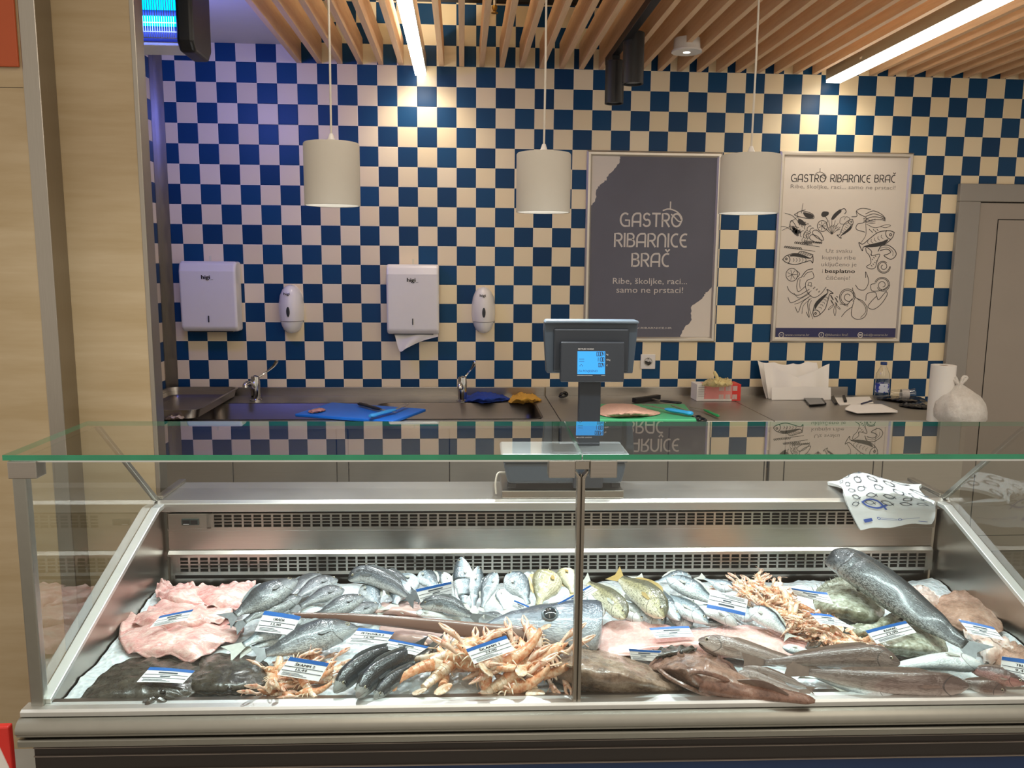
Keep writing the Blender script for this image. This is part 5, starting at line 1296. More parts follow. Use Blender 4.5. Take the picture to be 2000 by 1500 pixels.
S_['greypink'] = plain('greyish_pink_squid', '#b79a92', 0.24, 0, .5, var=.2, scale=40, bump=.3, dist=.002, sss=.15)
S_['ray'] = plain('brown_ray_skin', '#a17f6c', 0.26, 0, .5, var=.2, scale=22, bump=.3, dist=.003, sss=.1)
S_['cream'] = plain('cream_flesh', '#e6d2c6', 0.24, 0, .5, var=.12, scale=24, bump=.2, dist=.002, sss=.2)
S_['bill'] = plain('brown_bill', '#6e5146', 0.26, 0, .4, var=.28, scale=9, stretch=(1, 1, 6), bump=.1)
S_['shell_a'] = plain('orange_shell', '#d9ab8a', 0.3, 0, .4, var=.22, scale=70, bump=.3, sss=.15)
S_['shell_b'] = plain('pale_shell', '#dfcab2', 0.3, 0, .4, var=.15, scale=70, bump=.3, sss=.15)
S_['claw'] = plain('pink_claw', '#dbbaa4', 0.3, 0, .4, var=.25, scale=60, sss=.15)
S_['legm'] = plain('cream_leg', '#dfcbb0', 0.35, 0, .3, var=.18, scale=60)
S_['eye'] = plain('fish_eye', '#0c0d0e', 0.08, 0, .6)
S_['iris'] = plain('silver_iris', '#b9b59c', 0.2, .4, .5)
S_['fin'] = plain('grey_fin', '#5f6568', 0.35, 0, .3, var=.45, scale=110)
S_['fin_pale'] = plain('pale_fin', '#a9aca4', 0.35, 0, .3, var=.3, scale=90)
S_['fin_gold'] = plain('yellow_fin', '#a08a52', 0.35, 0, .3, var=.25, scale=90)
S_['fin_brown'] = plain('brown_fin', '#7a685f', 0.35, 0, .3, var=.25, scale=90)
HP = {  # half height / half thickness along the body
    'bass': [(0, .06), (.03, .24), (.1, .5), (.2, .78), (.36, 1), (.55, .93), (.75, .58), (.9, .30), (1, .25)],
    'bream': [(0, .06), (.03, .3), (.1, .62), (.2, .9), (.34, 1), (.52, .93), (.72, .58), (.88, .24), (1, .2)],
    'long': [(0, .10), (.03, .35), (.1, .68), (.2, .92), (.35, 1), (.55, .95), (.75, .7), (.9, .4), (1, .28)],
    'hake': [(0, .12), (.03, .35), (.1, .68), (.2, .95), (.33, 1), (.5, .82), (.7, .55), (.9, .28), (1, .18)],
}
TPF = [(0, .06), (.04, .4), (.12, .75), (.28, 1), (.5, .92), (.75, .5), (.9, .2), (1, .1)]
def fan(mb, base, dirs, th):
    """fin membrane: base points to tip points, given as two rails"""
    n = len(base)
    top = base + dirs
    nn = (dirs[n // 2] - base[n // 2]).cross(base[-1] - base[0])
    nn = nn.normalized() * th if nn.length > 1e-9 else V((0, 0, th))
    fs = [(i, i + 1, n + i + 1, n + i) for i in range(n - 1)]
    lo = [p - nn for p in top]; o = 2 * n
    rim = list(range(n)) + list(range(2 * n - 1, n - 1, -1))
    fs2 = [tuple(o + q for q in reversed(f)) for f in fs]
    fs3 = [(rim[(k + 1) % len(rim)], rim[k], rim[k] + o, rim[(k + 1) % len(rim)] + o) for k in range(len(rim))]
    mb.add(top + lo, fs + fs2 + fs3)
def fish(skin, pts, hr, label, d=1, roll=0.0, tr=.5, prof='bass', name='fish', fin=None, group=None, cat='fish', tail=.17, fork=.35, dors=True, pect=True, eye=True, fn=B, upref=None, eyek=1.0):
    """pts: pixels with heights from the snout to the end of the tail fin; hr body depth / length; d +1 back up in the picture; roll turns the back upward"""
    W = [fn(*p) for p in pts]
    S = spline(W, 48); L = sum((b - a).length for a, b in zip(S, S[1:]))
    if upref is None:
        W = [fn(p[0], p[1], p[2] + L * hr * .16) for p in pts]; S = spline(W, 48)
    nb = int(48 * (1 - tail)); body = S[:nb + 1]
    hh, tt = L * hr / 2, L * hr / 2 * tr
    up0 = V((0, -.55, .83)) if upref is None else V(upref)
    fr = []
    for i in range(len(S)):
        T = (S[min(i + 1, 48)] - S[max(i - 1, 0)]).normalized()
        N = (up0 - T * up0.dot(T))
        if N.length < .15: N = V((0, -1, 0.6)) - T * V((0, -1, .6)).dot(T)
        N.normalize(); Q = T.cross(N).normalized()
        if (Q.dot(V((0, 1, 0.2))) < 0) == (d > 0): Q = -Q
        if abs(T.y) > .8 and False: pass
        a = math.radians(roll)
        D = Q * math.cos(a) + N * math.sin(a); K = N * math.cos(a) - Q * math.sin(a)
        fr.append((T, D, K))
    mid = S[int(48 * .4)]
    t = thing(name, label, cat, Matrix.Translation(V((mid.x, mid.y, min(p.z for p in S) - tt * .6))), group)
    fin = fin or S_['fin' if skin in ('grey', 'mullet', 'longmullet', 'grouper') else 'fin_pale']
    mb = MB(); R = []; uv = []; n = 20
    hp = HP[prof]
    for i, c in enumerate(body):
        s = i / nb; h = hh * lerpk(hp, s); k = tt * lerpk(TPF, s); T, D, K = fr[i]
        if .235 < s < .27: h *= 1.0; k *= 1.05
        elif .27 <= s < .31: k *= .94
        ring = []
        for j in range(n):
            a = 2 * PI * j / n; ca, sa = math.cos(a), math.sin(a)
            sa2 = math.copysign(abs(sa) ** .85, sa)
            kk = k if sa >= 0 else k * .8
            ring.append(c + D * (h * ca * (1.0 if ca > 0 else .92)) + K * (kk * sa2)); uv.append((s, (1 - ca) / 2))
        R.append(ring)
    mb.loft(R, 0, True, uv); mb.build('body', S_[skin], t, smooth=True, sharp=0)
    # tail fin
    e = body[-1]; T, D, K = fr[nb]; h0 = hh * lerpk(hp, 1.0) * .9; tl = L * tail; E = S[-1]
    h1 = max(hh * .72, h0 * 2.2)
    base = [e - T * (L * .015) + D * h0 * q for q in (1, .5, 0, -.5, -1)]
    tip = [E + D * h1 - T * tl * .02, E + D * h1 * .5 - T * tl * fork * .6, E - T * tl * fork, E - D * h1 * .5 - T * tl * fork * .6, E - D * h1 - T * tl * .02]
    mb = MB(); fan(mb, base, tip, .0014); mb.build('tail_fin', fin, t)
    if dors:
        ids = [int(nb * q) for q in (.3, .38, .46, .54, .62, .7, .78)]
        b_ = [body[i] + fr[i][1] * hh * lerpk(hp, i / nb) * .96 for i in ids]
        tp = [p + fr[i][1] * hh * q - fr[i][0] * -L * .0 + (fr[i][0] * 1) * L * .02 for p, i, q in zip(b_, ids, (.02, .22, .26, .22, .2, .2, .05))]
        mb = MB(); fan(mb, b_, tp, .0012); mb.build('dorsal_fin', fin, t)
    if pect:
        i = int(nb * .29); T, D, K = fr[i]; h = hh * lerpk(hp, .29); k = tt * 1.0
        c = body[i] - D * h * .12 + K * k * .97
        b_ = [c + D * h * .08 * q for q in (1, 0, -1)]
        tp = [c + T * L * .08 + D * h * .10 + K * .003, c + T * L * .12 - D * h * .06 + K * .004, c + T * L * .085 - D * h * .20 + K * .003]
        mb = MB(); fan(mb, b_, tp, .0012); mb.build('pectoral_fin', fin, t)
    if eye:
        s = .105; i = int(nb * s); T, D, K = fr[i]; r = max(.0032, hh * .13) * eyek; h = hh * lerpk(hp, s)
        sd = [1] if roll < 35 else [1, -1]
        for g in sd:
            c = body[i] + D * h * .30 + K * (g * tt * lerpk(TPF, s) * .90)
            m1 = MB(); ax = K * g; u1 = T; v1 = ax.cross(T).normalized()
            prr_ = [(1.0, -.2), (1.0, .12), (.72, .3), (.66, .34)]
            m1.loft([[c + (u1 * math.cos(q * PI / 8) + v1 * math.sin(q * PI / 8)) * r * a + ax * r * b for q in range(16)] for a, b in prr_])
            ey = m1.build('eye', S_['iris'], t, smooth=True)
            m1 = MB(); m1.loft([[c + (u1 * math.cos(q * PI / 8) + v1 * math.sin(q * PI / 8)) * r * a + ax * r * b for q in range(16)] for a, b in ((.66, .30), (.6, .42), (.3, .5), (.05, .52))])
            m1.build('pupil', S_['eye'], ey, smooth=True)
    return t
def soft(name, outline, h0, top, skin, label, cat, amp=.006, fs=22, edge=.004, seed=0.0, power=1.8, n=84, group=None, rings=10, build=True, nh=None):
    mb = MB(); mound(mb, outline, h0, top, B, n=n, rings=rings, power=power, amp=amp, fs=fs, edge=edge, seed=seed, nh=nh)
    o = mb.build(name, S_[skin], smooth=True, sharp=0)
    return tag(o, label, cat, group)
S_['monk'] = mottled('monkfish_skin', [(.34, '#55453a'), (.48, '#836d5c'), (.6, '#9f8a79'), (.7, '#bcab9f')], 26, .6, .004)
S_['monk2'] = mottled('monkfish_red_brown_skin', [(.34, '#523a30'), (.48, '#7d5f51'), (.6, '#967464'), (.7, '#b59a8d')], 24, .6, .004)
S_['turbot'] = mottled('dark_flatfish_skin', [(.36, '#23211d'), (.5, '#37342d'), (.62, '#4a463e'), (.72, '#6d6a62')], 40, .6, .003)
S_['dory'] = mottled('olive_flatfish_skin', [(.34, '#5d5f50'), (.46, '#8d8f7d'), (.56, '#aeb3a4'), (.68, '#c9cfc6')], 22, .4, .003, sss=.05)
S_['pink'] = mottled('pink_squid_skin', [(.34, '#c98784'), (.44, '#dca6a1'), (.54, '#e4bdb6'), (.66, '#ecd6cf')], 20, .6, .005, .24, .2, fine=70, stretch=(1, 2.2, 1))
S_['palepink'] = mottled('pale_pink_flesh', [(.34, '#cf9a94'), (.5, '#dcb0aa'), (.7, '#e8cbc5')], 9, .35, .003, .26, .2)
S_['ray'] = mottled('brown_ray_skin', [(.34, '#86695a'), (.5, '#a78674'), (.7, '#c4a898')], 16, .4, .003, .26, .1)
S_['cream'] = mottled('cream_flesh', [(.34, '#cda99c'), (.48, '#e2cbc0'), (.7, '#f1e7e0')], 22, .4, .003, .24, .2)
S_['shell_a'] = mottled('orange_shell', [(.34, '#b9693f'), (.48, '#d6986f'), (.62, '#e6c4a4'), (.72, '#ecd8c4')], 45, .4, .002, .3, .15)
S_['shell_b'] = mottled('pale_shell', [(.34, '#c0916a'), (.46, '#d8bfa2'), (.58, '#e3d4c2'), (.72, '#ece3d8')], 45, .4, .002, .3, .15)
S_['claw'] = mottled('pink_claw', [(.34, '#c4785c'), (.46, '#dbb298'), (.6, '#e6d0bd'), (.72, '#ece0d4')], 45, .3, .002, .3, .15)
# ------------------------------------------------------------------ left end: pink squids
soft('squid', [(372, 1152), (398, 1141), (420, 1148), (445, 1140), (478, 1136), (500, 1138), (488, 1160), (468, 1188), (430, 1188), (392, 1178)], .03, .055, 'pink', 'pink squid at the back of the pink pile, touching the grey fish', 'squid', .010, 26, .006, 1)
soft('squid', [(308, 1141), (320, 1134), (345, 1143), (378, 1140), (392, 1160), (405, 1184), (365, 1186), (322, 1176), (304, 1160)], .025, .055, 'pink', 'pink squid in the back left corner of the counter', 'squid', .012, 26, .007, 2)
soft('squid', [(258, 1216), (282, 1196), (305, 1178), (360, 1172), (402, 1180), (440, 1182), (455, 1200), (425, 1216), (372, 1228), (305, 1226)], .025, .055, 'pink', 'pink squid lying in the middle of the pile under the tilted price card', 'squid', .012, 28, .007, 3)
sq = soft('squid', [(231, 1246), (238, 1216), (246, 1192), (262, 1216), (320, 1222), (382, 1212), (440, 1212), (474, 1216), (473, 1238), (455, 1254), (420, 1266), (382, 1292), (332, 1284), (275, 1282), (244, 1268)], .012, .045, 'pink', 'largest pink squid with ragged arms at the front of the pink pile', 'squid', .012, 24, .007, 4)
# ------------------------------------------------------------------ grey fish, left middle
fish('grey', [(581, 1133, .085), (525, 1162, .08), (478, 1190, .06), (436, 1214, .05)], .36, 'large dark grey fish nearest the black grille, its tail on the pink squid')
fish('grey', [(589, 1166, .055), (520, 1190, .055), (452, 1230, .035)], .30, 'dark grey fish directly in front of the large one, half under it')
fish('grey', [(660, 1132, .05), (610, 1148, .05), (556, 1182, .04)], .33, 'grey fish at the back, head against the rear wall left of the white bellied mullet')
fish('grey', [(673, 1152, .06), (625, 1166, .055), (562, 1196, .04)], .33, 'grey fish in front of the one at the rear wall, head pointing right')
fish('grey', [(712, 1166, .055), (655, 1188, .05), (590, 1210, .035)], .34, 'grey fish just behind the middle of the sword, head pointing right')
fish('bream', [(595, 1204, .045), (530, 1232, .04), (440, 1278, .02)], .33, 'silvery fish under the large price card left of the sword tip')
fish('bream', [(592, 1232, .028), (535, 1250, .025), (462, 1276, .018)], .30, 'silvery fish half hidden below the one under the large price card')
fish('grey', [(699, 1226, .045), (620, 1243, .04), (545, 1268, .03), (488, 1284, .02)], .34, 'grey scaly fish in front of the sword with its head at a price card')
fish('mullet', [(680, 1132, .075), (712, 1122, .085), (760, 1140, .075), (790, 1160, .06), (816, 1178, .05)], .22, 'arched mullet with pale belly leaning at the black grille', d=1, roll=25, prof='long')
fish('mullet', [(736, 1120, .07), (775, 1132, .065), (826, 1172, .045)], .22, 'dark mullet right behind the arched mullet', d=1, roll=25, prof='long')
fish('bream', [(712, 1142, .055), (728, 1165, .05), (752, 1202, .035)], .40, 'grey scaled bream standing between the grey fish and the arched mullet', d=1, prof='bream', upref=(0, -.8, .6))
soft('squid', [(722, 1196), (735, 1182), (770, 1174), (822, 1176), (838, 1190), (828, 1204), (770, 1202)], .03, .05, 'greypink', 'greyish pink squid behind the sword below the price card', 'squid', .004, 30, .002, 5)
soft('squid', [(748, 1218), (790, 1214), (850, 1224), (886, 1240), (872, 1258), (820, 1262), (768, 1250), (742, 1236)], .02, .045, 'greypink', 'greyish pink squid in front of the sword beside two price cards', 'squid', .004, 30, .002, 6)
fish('mullet', [(820, 1182, .06), (865, 1180, .065), (905, 1196, .055), (942, 1212, .04)], .26, 'mullet with dark back lying just behind the sword', d=1, roll=20, prof='long')
fish('white', [(812, 1196, .045), (850, 1200, .045), (905, 1212, .03)], .20, 'white bellied fish squeezed between the mullet and the sword', d=1, prof='long', eye=False)
fish('bass', [(822, 1118, .06), (840, 1136, .06), (872, 1166, .05)], .36, 'silver fish behind the price card at the rear wall', d=1, upref=(0, -.7, .7))
fish('white', [(866, 1118, .075), (878, 1146, .06), (896, 1190, .03)], .26, 'white fish leaning on the grille left of the tallest sea bass', d=-1, upref=(0, -.8, .6))
fish('grey', [(628, 1124, .03), (592, 1146, .035), (540, 1186, .03)], .32, 'grey fish half buried between the largest one and the rear wall', d=1)
fish('grey', [(742, 1180, .035), (690, 1198, .035), (622, 1216, .025)], .28, 'grey fish mostly covered by the sword and its neighbours', d=1)
fish('bream', [(800, 1124, .03), (782, 1156, .04), (764, 1196, .03)], .40, 'silver bream buried under the tail of the arched mullet', d=1, prof='bream')
fish('bass', [(842, 1118, .04), (858, 1146, .04), (884, 1190, .03)], .30, 'silver fish hidden behind the leaning price card', d=1, upref=(0, -.7, .7))
fish('white', [(640, 1194, .03), (600, 1200, .03), (552, 1212, .02)], .34, 'pale fish whose belly shows just above the sword tip', d=1, eye=False)
# heads-up sea bass row against the grille
UB = (0, -.85, .5)
fish('bass', [(900, 1088, .120), (906, 1130, .09), (905, 1165, .065), (907, 1196, .045)], .30, 'tallest sea bass standing head up against the black grille', d=-1, upref=UB)
fish('bass', [(934, 1106, .105), (930, 1140, .085), (926, 1170, .06), (926, 1206, .04)], .24, 'slim sea bass standing head up right of the tallest one', d=-1, upref=UB)
fish('bass', [(970, 1118, .10), (958, 1140, .085), (946, 1172, .06), (934, 1206, .04)], .28, 'sea bass standing head up and leaning right, third of the upright row', d=1, upref=UB)
fish('bream', [(990, 1122, .095), (1010, 1142, .085), (1026, 1165, .07), (1040, 1205, .045)], .40, 'silver bream with its back to the right, behind a small price card', d=1, prof='bream', upref=UB)
fish('white', [(976, 1152, .07), (980, 1170, .06), (990, 1205, .04)], .30, 'small white fish between the upright bass and the silver bream', d=-1, upref=UB)
fish('gold', [(1078, 1118, .095), (1068, 1140, .085), (1056, 1168, .07), (1046, 1206, .05)], .46, 'yellowish striped bream left of the middle glass post', d=1, prof='bream', upref=UB, fin=S_['fin_gold'])
fish('gold', [(1098, 1112, .085), (1110, 1135, .075), (1122, 1175, .055)], .42, 'yellowish bream directly behind the middle glass post', d=-1, prof='bream', upref=UB, fin=S_['fin_gold'])
fish('white', [(1020, 1124, .05), (1036, 1134, .05), (1060, 1160, .04)], .36, 'pale fish at the back between the silver and the yellowish bream', d=1, prof='bream', upref=UB)
fish('grey', [(985, 1208, .05), (960, 1200, .05), (932, 1196, .045)], .26, 'small dark fish lying at the feet of the upright bass row', d=1)
# ------------------------------------------------------------------ right of the post
fish('white', [(1176, 1205, .04), (1160, 1180, .05), (1140, 1150, .05)], .34, 'cream white fish right beside the middle post', d=-1, roll=10)
fish('cod', [(1222, 1208, .055), (1196, 1176, .065), (1160, 1148, .06), (1136, 1128, .055)], .24, 'pale yellow fish with open red gill, head toward the pink slab', d=1, roll=25, prof='long')
fish('cod', [(1298, 1206, .06), (1265, 1166, .075), (1225, 1140, .065), (1196, 1118, .06)], .27, 'speckled yellow fish with big yellow fin lying over the others', d=1, roll=25, prof='long', fin=S_['fin_gold'])
fish('bream', [(1328, 1212, .04), (1290, 1172, .055), (1262, 1142, .055), (1240, 1122, .05)], .22, 'slim silver fish right of the speckled yellow fish', d=1, prof='long')
fish('bream', [(1384, 1218, .045), (1340, 1190, .055), (1300, 1164, .05), (1272, 1140, .045)], .24, 'silver fish with dark fins in front of the big bream', d=1, prof='bass')
fish('bream', [(1302, 1128, .085), (1345, 1148, .085), (1385, 1172, .07), (1420, 1196, .055)], .32, 'big silver bream at the rear wall behind the tilted card', d=1, prof='bream')
fish('white', [(1440, 1222, .04), (1405, 1202, .05), (1365, 1186, .055), (1345, 1174, .05)], .26, 'white bellied fish below the upside down price card', d=1, prof='long', eye=False)
fish('bream', [(1432, 1152, .055), (1400, 1140, .055), (1362, 1124, .05)], .36, 'silver bream at the rear wall beside the prawns', d=1, prof='bream')
fish('mask', [(1462, 1190, .06), (1495, 1205, .06), (1530, 1232, .04), (1545, 1250, .03)], .40, 'bream with dark mask lying against the prawn heap', d=1, prof='bream', roll=10)
fish('mullet', [(1370, 1216, .03), (1400, 1217, .03), (1432, 1222, .025)], .3, 'small dark fish under the white bellied one at the pink slab', d=1)
# pink slab
soft('ray_wing', [(1172, 1232), (1185, 1216), (1225, 1210), (1262, 1209), (1290, 1222), (1330, 1228), (1372, 1226), (1412, 1220), (1452, 1222), (1500, 1228), (1545, 1245), (1590, 1262), (1570, 1280), (1500, 1290), (1420, 1285), (1330, 1276), (1240, 1282), (1168, 1272)], .018, .052, 'palepink', 'long pale pink skinned slab of fish in the middle right of the counter', 'fish fillet', .007, 14, .002, 7, n=110)
soft('fish_piece', [(1272, 1272), (1300, 1264), (1335, 1262), (1362, 1266), (1340, 1276), (1300, 1284), (1278, 1284)], .045, .058, 'turbot', 'black piece of fish between the pink slab and the brown monkfish', 'fish', .003, 40)
soft('fish_piece', [(1572, 1268), (1585, 1250), (1602, 1243), (1618, 1252), (1612, 1268), (1595, 1278)], .04, .07, 'turbot', 'black piece of fish between the prawn heap and the white belly', 'fish', .004, 50)
fish('bream', [(1296, 1222, .02), (1262, 1194, .03), (1216, 1158, .03)], .34, 'silver fish underneath the speckled yellow fish', d=1, prof='bream')
fish('white', [(1256, 1216, .018), (1226, 1190, .022), (1180, 1156, .025)], .32, 'pale fish underneath the pale yellow fish', d=1)
fish('bream', [(1352, 1222, .02), (1316, 1200, .03), (1262, 1160, .03)], .30, 'silver fish under the one with dark fins', d=1, prof='bream')
fish('bream', [(1350, 1126, .04), (1310, 1132, .04), (1256, 1142, .03)], .34, 'silver fish at the rear wall behind the big bream', d=1, prof='bream')
fish('bream', [(1472, 1212, .02), (1440, 1190, .03), (1398, 1160, .03)], .36, 'silver bream under the upside down price card', d=1, prof='bream')
# ------------------------------------------------------------------ swordfish head and bill
def sword():
    t = thing('swordfish', 'swordfish head with big eye and long brown bill pointing left', 'fish', B(1110, 1240, 0))
    P = spline([B(552, 1200, .072), B(690, 1207, .072), B(850, 1222, .07), B(960, 1236, .068), B(1060, 1246, .064)], 40)
    mb = MB(); R = []; uv = []
    for i, c in enumerate(P):
        T = (P[min(i + 1, 40)] - P[max(i - 1, 0)]).normalized(); Q = V((0, 0, 1)).cross(T).normalized(); N = T.cross(Q)
        s = i / 40; w = .004 + .0245 * s ** .8; h = .0025 + .008 * s; 
        if s > .85: w *= 1 - (s - .85) * 2.2
        R.append([c + (Q * .55 + N * .83) * w * math.cos(a * PI / 8) + (N * .55 - Q * .83) * h * math.sin(a * PI / 8) for a in range(16)])
    mb.loft(R); mb.build('bill', S_['bill'], t, smooth=True)
    P = spline([B(945, 1222, .075), B(985, 1216, .075), B(1030, 1218, .07), B(1090, 1222, .07), B(1150, 1222, .07), B(1176, 1224, .07)], 40)
    mb = MB(); R = []
    hp = [(0, .05), (.15, .22), (.3, .48), (.5, .82), (.7, 1), (.88, 1.02), (.94, .95), (.98, .8), (1, .6)]
    fr = []
    for i, c in enumerate(P):
        T = (P[min(i + 1, 40)] - P[max(i - 1, 0)]).normalized(); N = V((0, -.5, .86)); N = (N - T * N.dot(T)).normalized(); Q = T.cross(N)
        if Q.y < 0: Q = -Q
        s = i / 40; h = .078 * lerpk(hp, s); k = .045 * lerpk([(0, .1), (.3, .5), (.6, .9), (1, 1)], s)
        fr.append((T, Q, N, h, k)); ring = []
        for a in range(24):
            ca, sa = math.cos(a * PI / 12), math.sin(a * PI / 12); ring.append(c + Q * h * ca + N * (k * sa if sa > 0 else k * sa * .7)); uv.append((.28 + s * .6, (1 - ca) / 2))
        R.append(ring)
    mb.loft(R, 0, True, uv); mb.build('head', S_['sword'], t, smooth=True, sharp=.9)
    i = 22; T, Q, N, h, k = fr[i]; c = P[i] + Q * h * .12 + N * k * .93
    mb = MB(); r = .0215
    mb.loft([[c + (T * math.cos(q * PI / 12) + Q * math.sin(q * PI / 12)) * r * a + N * b for q in range(24)] for a, b in ((1.1, -.006), (1.1, .003), (.95, .007), (.86, .006))]); e = mb.build('eye', plain('grey_eye_ring', '#7f8b92', .2, .2, .5), t, smooth=True)
    mb = MB(); mb.loft([[c + (T * math.cos(q * PI / 12) + Q * math.sin(q * PI / 12)) * r * a + N * b for q in range(24)] for a, b in ((.86, .004), (.8, .009), (.5, .012), (.1, .013))]); mb.build('pupil', plain('dark_pupil', '#252b30', .08, 0, .6, var=.5, scale=120), e, smooth=True)
    for j, (p, q, w) in enumerate((((1040, 1238, .07), (1150, 1262, .03), .016),)):
        mb = MB(); L = spline([B(*p), B((p[0] + q[0]) / 2, (p[1] + q[1]) / 2 + 2, .05), B(*q)], 10)
        mb.loft([[c_ + V((0, math.cos(a * PI / 5) * w * .6, math.sin(a * PI / 5) * w * .5)) for a in range(10)] for c_ in L]); mb.build('lower_jaw', plain('jaw_skin', '#c7b4b4', .3, 0, .4, var=.2, scale=40), t, smooth=True)
sword()
# ------------------------------------------------------------------ front row: turbots, mullets, monkfish
def flatfish(outline, h0, top, label, skin='turbot', ridge=None, fringe=True, seed=0, name='flatfish', cat='fish', amp=.004):
    mb = MB(); mound(mb, outline, h0, top, B, n=110, rings=12, power=2.6, amp=amp, fs=40, edge=.002, seed=seed)
    o = mb.build(name, S_[skin], smooth=True, sharp=0); tag(o, label, cat); MW[o.name] = Matrix.Translation(o.location)
    return o
f1 = flatfish([(160, 1368), (175, 1342), (210, 1308), (250, 1288), (300, 1282), (350, 1290), (388, 1300), (405, 1318), (395, 1345), (365, 1362), (330, 1370), (240, 1372)], .008, .034, 'big dark flatfish at the front left corner of the counter', seed=1)
mb = MB()
for P in ([(300, 1366, .03), (292, 1370, .03), (283, 1384, .018), (286, 1378, .02)], [(310, 1366, .03), (322, 1372, .024), (326, 1376, .014)], [(322, 1360, .03), (338, 1366, .02), (340, 1370, .01)], [(285, 1368, .03), (283, 1376, .02), (284, 1382, .012)]):
    mb.tube(spline([B(*p) for p in P], 8), [.007, .007, .007, .006, .006, .006, .005, .005, .003], 8)
mb.build('fin_rays', S_['turbot'], f1, smooth=True)
fe = MB(); c = B(318, 1352, .036); fe.ball(c, .007); fe.build('eye', S_['eye'], f1, smooth=True)
f2 = flatfish([(352, 1332), (385, 1306), (392, 1286), (440, 1275), (500, 1283), (525, 1300), (527, 1335), (500, 1350), (460, 1356), (420, 1358), (372, 1352)], .008, .036, 'dark flatfish right of the corner one, with wet scaly back', seed=2)
fe = MB(); c = B(448, 1345, .036); fe.ball(c, .006); fe.build('eye', S_['eye'], f2, smooth=True)
fish('longmullet', [(652, 1352, .030), (690, 1312, .042), (740, 1283, .046), (800, 1264, .04), (838, 1256, .03)], .185, 'front left dark mullet with pale lips beside the small prawn heap', d=1, roll=55, prof='long', tr=.8)
fish('longmullet', [(696, 1362, .030), (730, 1320, .042), (785, 1288, .046), (830, 1268, .04), (868, 1254, .03)], .185, 'middle dark mullet of the three lying side by side at the front', d=1, roll=55, prof='long', tr=.8)
fish('longmullet', [(730, 1364, .024), (765, 1332, .034), (810, 1302, .036), (850, 1276, .03)], .17, 'rear dark mullet of the three, half under the big scampi heap', d=1, roll=55, prof='long', tr=.8)
def monk(outline, h0, top, skin, label, nh, eyes, seed, extra=None, fins=()):
    mb = MB(); mound(mb, outline, h0, top, B, n=120, rings=14, power=1.9, amp=.006, fs=26, edge=.002, seed=seed, nh=nh)
    if extra: 
        S = spline([B(*p[:3]) for p in extra], 24); R = []
        rad = [p[3] for p in extra]
        for i, c in enumerate(S):
            T = (S[min(i + 1, 24)] - S[max(i - 1, 0)]).normalized(); Q = V((0, 0, 1)).cross(T).normalized(); N = T.cross(Q)
            x = i / 24 * (len(rad) - 1); j = min(int(x), len(rad) - 2); r = rad[j] + (rad[j + 1] - rad[j]) * (x - j)
            R.append([c + Q * r * math.cos(a * PI / 8) + N * r * .62 * math.sin(a * PI / 8) for a in range(16)])
        mb.loft(R)
    o = mb.build('monkfish', S_[skin], smooth=True, sharp=0); tag(o, label, 'fish'); MW[o.name] = Matrix.Translation(o.location)
    for e in eyes:
        m1 = MB(); c = B(*e); m1.lathe([(.001, .004), (.005, .004), (.009, .0), (.010, -.006)], c, 14); ob = m1.build('eye_rim', S_[skin], o, smooth=True)
        m1 = MB(); m1.ball(c + V((0, -.002, .003)), .0055); m1.build('eye', S_['eye'], ob, smooth=True)
    for (P, w, sk) in fins:
        m1 = MB(); L = spline([B(*p) for p in P], 12); base = L; tip = [q + V((0, -.3, 1)).normalized() * w * math.sin(PI * (i + 1) / 14) for i, q in enumerate(L)]
        fan(m1, base, tip, .002); m1.build('fin', S_[sk], o)
    return o
monk([(1048, 1300), (1058, 1268), (1080, 1254), (1120, 1254), (1160, 1264), (1215, 1280), (1280, 1306), (1325, 1334), (1330, 1352), (1260, 1356), (1195, 1357), (1130, 1347), (1085, 1332)], .01, .095, 'monk', 'broad brown monkfish lying behind the middle post', (1150, 1298), [(1108, 1263, .074)], 3, fins=(([(1085, 1330, .02), (1130, 1346, .012), (1190, 1352, .012)], .02, 'fin_brown'),))
monk([(1268, 1305), (1282, 1283), (1310, 1268), (1350, 1263), (1392, 1268), (1420, 1288), (1445, 1318), (1440, 1338), (1410, 1352), (1380, 1358), (1345, 1345), (1310, 1325)], .014, .085, 'monk2', 'reddish brown monkfish whose tail hangs over the front rim', (1350, 1306), [(1330, 1276, .088)], 4,
     extra=[(1370, 1318, .05, .062), (1420, 1334, .04, .05), (1470, 1348, .032, .034), (1530, 1358, .034, .022), (1575, 1366, .034, .016), (1592, 1370, .034, .006)],
     fins=(([(1335, 1338, .025), (1370, 1356, .02), (1392, 1362, .02)], .03, 'fin_brown'), ([(1440, 1330, .06), (1490, 1342, .05), (1540, 1358, .045)], .02, 'fin_brown')))
for o_, P in ((bpy.data.objects['monkfish.001'], [(1283, 1303, .045), (1305, 1322, .05), (1335, 1338, .045), (1362, 1350, .035), (1394, 1362, .022)]), (bpy.data.objects['monkfish.001'], [(1345, 1318, .075), (1362, 1312, .088), (1392, 1318, .085), (1425, 1330, .066)])):
    mb = MB(); mb.tube(spline([B(*p) for p in P], 16), [.002] + [.0055] * 15 + [.002], 8); mb.build('skin_fold', S_['monk2'], o_, smooth=True)
